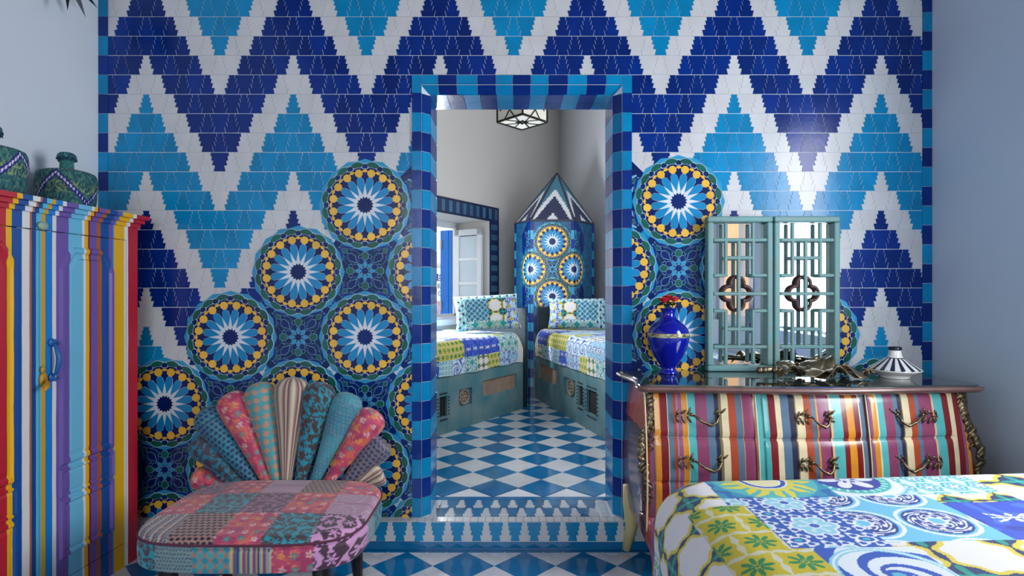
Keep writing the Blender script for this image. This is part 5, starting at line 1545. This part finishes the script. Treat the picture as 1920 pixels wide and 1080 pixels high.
# ------------------------------------------------------------------ pair of lattice mirrors
TEALW = mat('teal_painted_wood', (94, 146, 150), 0.5, noise=.55, nscale=16, ground=(120, 132, 122), bump=.2, bscale=50)
MIRR = mat('mirror_silver', (235, 238, 240), 0.02, metal=1.0)
QF = mat('quatrefoil_wood', (70, 44, 44), 0.5, noise=.3, nscale=30)
SX = 2.595; MS = F / SX
def mirror(px0, px1, label, bars_x):
    x0, x1 = (px0 - CX) / MS, (px1 - CX) / MS
    zt_, zb_ = CAMZ - (405 - CY) / MS, DTOP + .001
    t_ = thing('lattice_mirror', ((x0 + x1) / 2, SX, DTOP), label=label, cat='mirror', group='pair of lattice mirrors on the dresser')
    def LX(px): return (px - CX) / MS - (x0 + x1) / 2
    def LZ(py): return CAMZ - (py - CY) / MS - DTOP
    fw = .027
    for (a, b_) in (((LX(px0), 0, LZ(405) - fw), (LX(px1), .045, LZ(405))), ((LX(px0), 0, .001), (LX(px1), .045, .001 + fw)),
                    ((LX(px0), .0, fw), (LX(px0) + fw, .045, LZ(405) - fw)), ((LX(px1) - fw, .0, fw), (LX(px1), .045, LZ(405) - fw))):
        q = MB(); q.span(a, b_)
        o = q.build('frame_rail', TEALW, t_); bv = o.modifiers.new('soft', 'BEVEL'); bv.width = .007; bv.segments = 3
    q = MB(); q.span((LX(px0) + .01, .040, .01), (LX(px1) - .01, .044, LZ(405) - .01)); q.build('mirror_glass', MIRR, t_)
    yb_ = .001; w_ = .0165
    def py(c): return 390 + c * .28713
    X = {k: px0 + fw * MS + (px1 - px0 - 2 * fw * MS) * v for k, v in dict(L=0, a=.235, m=.475, b=.745, R=1).items()}
    def vb(k, y0, y1): q = MB(); q.bar((LX(X[k]), .008, LZ(py(y0))), (LX(X[k]), .008, LZ(py(y1))), w_); o = q.build('lattice_bar', TEALW, t_); o.modifiers.new('soft', 'BEVEL').width = .004
    def hb(ka, kb, y): q = MB(); q.bar((LX(X[ka]), .0085, LZ(py(y))), (LX(X[kb]), .0085, LZ(py(y))), w_); o = q.build('lattice_bar', TEALW, t_); o.modifiers.new('soft', 'BEVEL').width = .004
    vb('a', 95, 448); vb('b', 95, 448); vb('m', 212, 915); vb('a', 664, 1020); vb('b', 664, 1020)
    hb('L', 'R', 208); hb('a', 'b', 325); hb('L', 'a', 440); hb('b', 'R', 440); hb('L', 'R', 560); hb('L', 'a', 672); hb('b', 'R', 672); hb('a', 'b', 792); hb('L', 'R', 908)
    # quatrefoil ring behind the bars
    cx_, cz_ = LX(X['m']), LZ(py(558)); R_ = .064; pts = []
    for i in range(4):
        a = math.pi / 2 * i; ccx, ccz = cx_ + .036 * math.cos(a), cz_ + .044 * math.sin(a)
        for j in range(13):
            b2 = a - 1.95 + 3.9 * j / 12; pts.append((ccx + .031 * math.cos(b2), .022, ccz + .033 * math.sin(b2)))
    pts.append(pts[0]); q = MB(); q.tube(pts, .0085, 8, cap=False); q.build('quatrefoil', QF, t_, smooth=True)
    return t_
mirror(1327, 1450, 'left-hand teal lattice mirror, nearer the vase', None)
mirror(1452.5, 1576, 'right-hand teal lattice mirror, reflecting the bright window', None)

# ------------------------------------------------------------------ metal leaf branch lying on the dresser
lb = thing('leaf_sculpture', (1.285, 2.42, DTOP), label='low dark metal sculpture of curled leaves on the dresser', cat='sculpture')
IRON = mat('bronzed_iron', (142, 128, 104), 0.30, metal=.8, noise=.7, nscale=30, ground=(70, 64, 54), bump=.25, bscale=70)
q = MB(); q.tube([(-.245, -.01, .030), (-.19, .0, .036), (-.12, .01, .030), (-.02, .0, .026), (.10, .01, .030), (.20, -.01, .016)], [.012, .013, .011, .010, .008, .005], 8)
for x in (-.235, -.215, -.17, -.15): q.ball((x, -.008, .034), (.016, .014, .014), seg=8, rings=6)
q.build('branch', IRON, lb, smooth=True)
r2 = random.Random(21)
for i, (x, y, L_, wd, a, tl, z) in enumerate([(-.13, -.02, .13, .050, .3, .2, .035), (-.10, .03, .14, .055, 1.0, .5, .05), (-.04, -.03, .14, .058, -.5, .1, .04), (.0, .03, .15, .06, .7, .45, .055), (.03, -.04, .13, .055, -.2, .15, .035),
                                             (.06, .03, .14, .058, 1.5, .4, .05), (.10, -.03, .14, .050, -.4, .05, .035), (.12, .03, .12, .050, .5, .2, .04), (-.06, .0, .12, .05, 2.2, .4, .045), (.16, -.01, .10, .036, -.15, -.1, .028)]):
    nu, nv = 9, 14; Gq = np.zeros((nv, nu, 3)); ca_, sa_ = math.cos(a), math.sin(a)
    for jj in range(nv):
        f_ = jj / (nv - 1); w2 = wd * (math.sin(math.pi * f_ ** .8) ** .8) + .001
        for ii in range(nu):
            g_ = ii / (nu - 1) * 2 - 1
            lx_ = L_ * (f_ - .35); ly_ = w2 * g_ * (.8)
            hz = z + tl * L_ * (f_ - .3) * .6 - .9 * (f_ - .5) ** 2 * L_ * .9 + .020 * abs(g_) ** 2 * math.sin(5 * f_ + i) + .010 * math.cos(9 * f_ + i) * g_
            Gq[jj, ii] = (x + lx_ * ca_ - ly_ * sa_, y + lx_ * sa_ + ly_ * ca_, max(.004, hz))
    q = MB(); q.grid(Gq); o = q.build('leaf', IRON, lb, smooth=True); sm = o.modifiers.new('thick', 'SOLIDIFY'); sm.thickness = .0025

# ------------------------------------------------------------------ small tagine
tg = thing('tagine', (1.629, 2.42, DTOP), label='small white tagine dish with a navy striped conical lid', cat='dish')
CER = mat('white_glaze', (226, 226, 222), 0.15, coat=.4)
q = MB(); q.lathe([(0, 0), (.052, 0), (.055, .004), (.054, .008), (.070, .018), (.094, .031), (.100, .036), (.098, .038), (.090, .034), (0, .02)], 48); q.build('dish', CER, tg, smooth=True)
na, nb = 240, 40
prf = np.array([(.099, .0365), (.096, .041), (.080, .052), (.060, .066), (.044, .078), (.030, .087)])
tt_ = np.linspace(0, 1, nb); rr_ = np.interp(tt_, np.linspace(0, 1, len(prf)), prf[:, 0]); zz_ = np.interp(tt_, np.linspace(0, 1, len(prf)), prf[:, 1])
A_ = np.linspace(0, 2 * math.pi, na, endpoint=False); AA, TT = np.meshgrid(A_, tt_)
Gl = np.stack([rr_[:, None] * np.cos(AA), rr_[:, None] * np.sin(AA), np.repeat(zz_[:, None], na, 1)], -1)
C = fill(AA.shape, (226, 226, 222)); put(C, np.sin(AA * 16) > 0.0, (26, 34, 62)); put(C, (TT < .10) | (TT > .93), (26, 34, 62))
lid = colored_grid('lid', Gl, C, mat('striped_glaze', 'print', 0.15, coat=.4), tg, wrap=True)
q = MB(); q.lathe([(.031, .086), (.026, .094), (.023, .110), (.024, .119), (.019, .119)], 32); q.build('knob', CER, lid, smooth=True)
q = MB(); q.lathe([(.0245, .1175), (.0255, .122), (.025, .130), (.020, .132), (.0, .128)], 32); q.build('knob_rim', mat('navy_glaze', (24, 28, 44), 0.15), lid, smooth=True)

# ------------------------------------------------------------------ bed in the foreground
BX0, BX1, BY0, BY1, BZ = .405, 1.90, -.25, 1.765, .632
bed = thing('bed', ((BX0 + BX1) / 2, (BY0 + BY1) / 2, 0), label='bed beneath the bright patchwork spread in the right foreground', cat='bed')
bc = bed.location
q = MB(); q.span((BX0 + .10 - bc.x, BY0 + .05 - bc.y, .10), (BX1 - .03 - bc.x, BY1 - .12 - bc.y, .32)); q.build('base', mat('bed_base', (196, 196, 196), .8), bed)
q = MB(); q.span((BX0 + .09 - bc.x, BY0 + .04 - bc.y, .321), (BX1 - .03 - bc.x, BY1 - .11 - bc.y, BZ - .075)); q.build('mattress', mat('mattress_cloth', (226, 226, 224), .9), bed)
for sx_ in (-1, 1):
    for sy_ in (-1, 1):
        q = MB(); q.span((sx_ * .55 - .03, sy_ * .75 - .03, 0), (sx_ * .55 + .03, sy_ * .75 + .03, .10)); q.build('leg', MATS['black_wood'], bed)
def spacing(lo, hi, f0, f1, fine, coarse):
    a = list(np.arange(lo, f0, coarse)) + list(np.arange(f0, f1, fine)) + list(np.arange(f1, hi + coarse * .5, coarse))
    return np.array(a)
rc = .13                                        # soft roll of the quilt edge
drp = .52
ua = spacing(-(drp - rc + rc * math.pi / 2) + rc, BX1 - BX0, -.36, 1.22, .0028, .012)
va = spacing(0, (BY1 - BY0) - rc + rc * math.pi / 2 + drp - rc, 1.24, 2.16, .0028, .012)
def roll_lo(a):                                 # unrolled coordinate -> (position, drop) at the low edge
    p = np.where(a >= rc, a, 0.0); d_ = np.zeros_like(a)
    th = np.clip((rc - a) / rc, 0, math.pi / 2)
    p = np.where(a < rc, rc - rc * np.sin(th), p); d_ = np.where(a < rc, rc * (1 - np.cos(th)), 0)
    ex_ = rc - a - rc * math.pi / 2
    d_ = np.where(ex_ > 0, rc + ex_, d_); p = np.where(ex_ > 0, 0, p)
    return p, d_
pu, du = roll_lo(ua)
LB = BY1 - BY0
pv_, dv = roll_lo(LB - va); pv = LB - pv_
PU, PV = np.meshgrid(pu, pv); DU, DV = np.meshgrid(du, dv); UA, VA = np.meshgrid(ua, va)
Zq = BZ - np.minimum(np.hypot(DU, DV), drp)
# round the corner in plan
Rp = .17
cxx, cyy = Rp, LB - Rp
ox_ = np.clip(cxx - PU, 0, None); oy_ = np.clip(PV - cyy, 0, None); rr_ = np.hypot(ox_, oy_)
f_ = np.where(rr_ > 1e-6, np.minimum(1, np.maximum(np.maximum(ox_, oy_), 1e-9) / np.maximum(rr_, 1e-9)), 1)
inC = (ox_ > 0) & (oy_ > 0)
PU = np.where(inC, cxx - ox_ * f_, PU); PV = np.where(inC, cyy + oy_ * f_, PV)
# slight crown and soft folds; hanging sides swell a little
Zq = Zq + .030 * np.clip((PU - .1) / 1.2, 0, 1) * (DV < .02) + .006 * (vnoise(UA, VA, 5, 2) - .5)
bulge = np.clip(DU / .2, 0, 1) * .02 * (1 + np.sin(VA * 16)) * .5
PU = PU - bulge
X = PU + BX0; Yw = PV + BY0
# print, laid out in patches (world x, y of the flat cloth)
cu_, cv_ = UA + BX0, VA + BY0
C = patchwork(cu_ + .02, cv_ - .04, .27, 3, 1.0)
def patch(x0, x1, y0, y1, fn, cx_=0, cy_=0, sc=1.0):
    m_ = (cu_ >= x0) & (cu_ < x1) & (cv_ >= y0) & (cv_ < y1)
    if m_.any(): C[m_] = fn((cu_[m_] - cx_) * sc, (cv_[m_] - cy_) * sc)
patch(.28, .56, 1.36, 1.98, p_ovals, .335, 1.395, .95)
patch(.20, .50, 1.02, 1.36, p_ovals, .335, 1.395, .95)
patch(.05, .28, 1.2, 2.3, p_green, .1, .0, 1.2)
patch(.45, .64, .95, 1.47, p_stars, .0, .01, .95)
patch(.56, .88, 1.52, 2.2, p_sun, .725, 1.655)
patch(.88, 1.09, 1.52, 2.2, p_daisy, .965, 1.65)
patch(1.09, 1.31, 1.52, 2.2, p_mint)
patch(1.31, 2.0, 1.46, 2.2, p_ovals, .03, .03, .75)
patch(.60, .82, 1.22, 1.52, p_floral_blue, .635, 1.26)
patch(.82, 1.10, 1.24, 1.52, p_circles, .915, 1.255)
patch(1.10, 1.9, 1.16, 1.46, p_royal)
patch(.64, .86, .7, 1.22, p_scroll, .62, .97)
patch(.86, 1.16, .9, 1.24, p_ovals, .02, .05, .75)
patch(.56, .64, 1.47, 1.52, p_floral_blue, .635, 1.26)
o = colored_grid('bedspread', np.stack([X, Yw, Zq], -1), C * .80, mat('bed_cotton', 'print', 0.8, bump=.04, bscale=400, sheen=.05), label='bright patchwork spread in blue, white and yellow on the foreground bed', cat='bedspread')
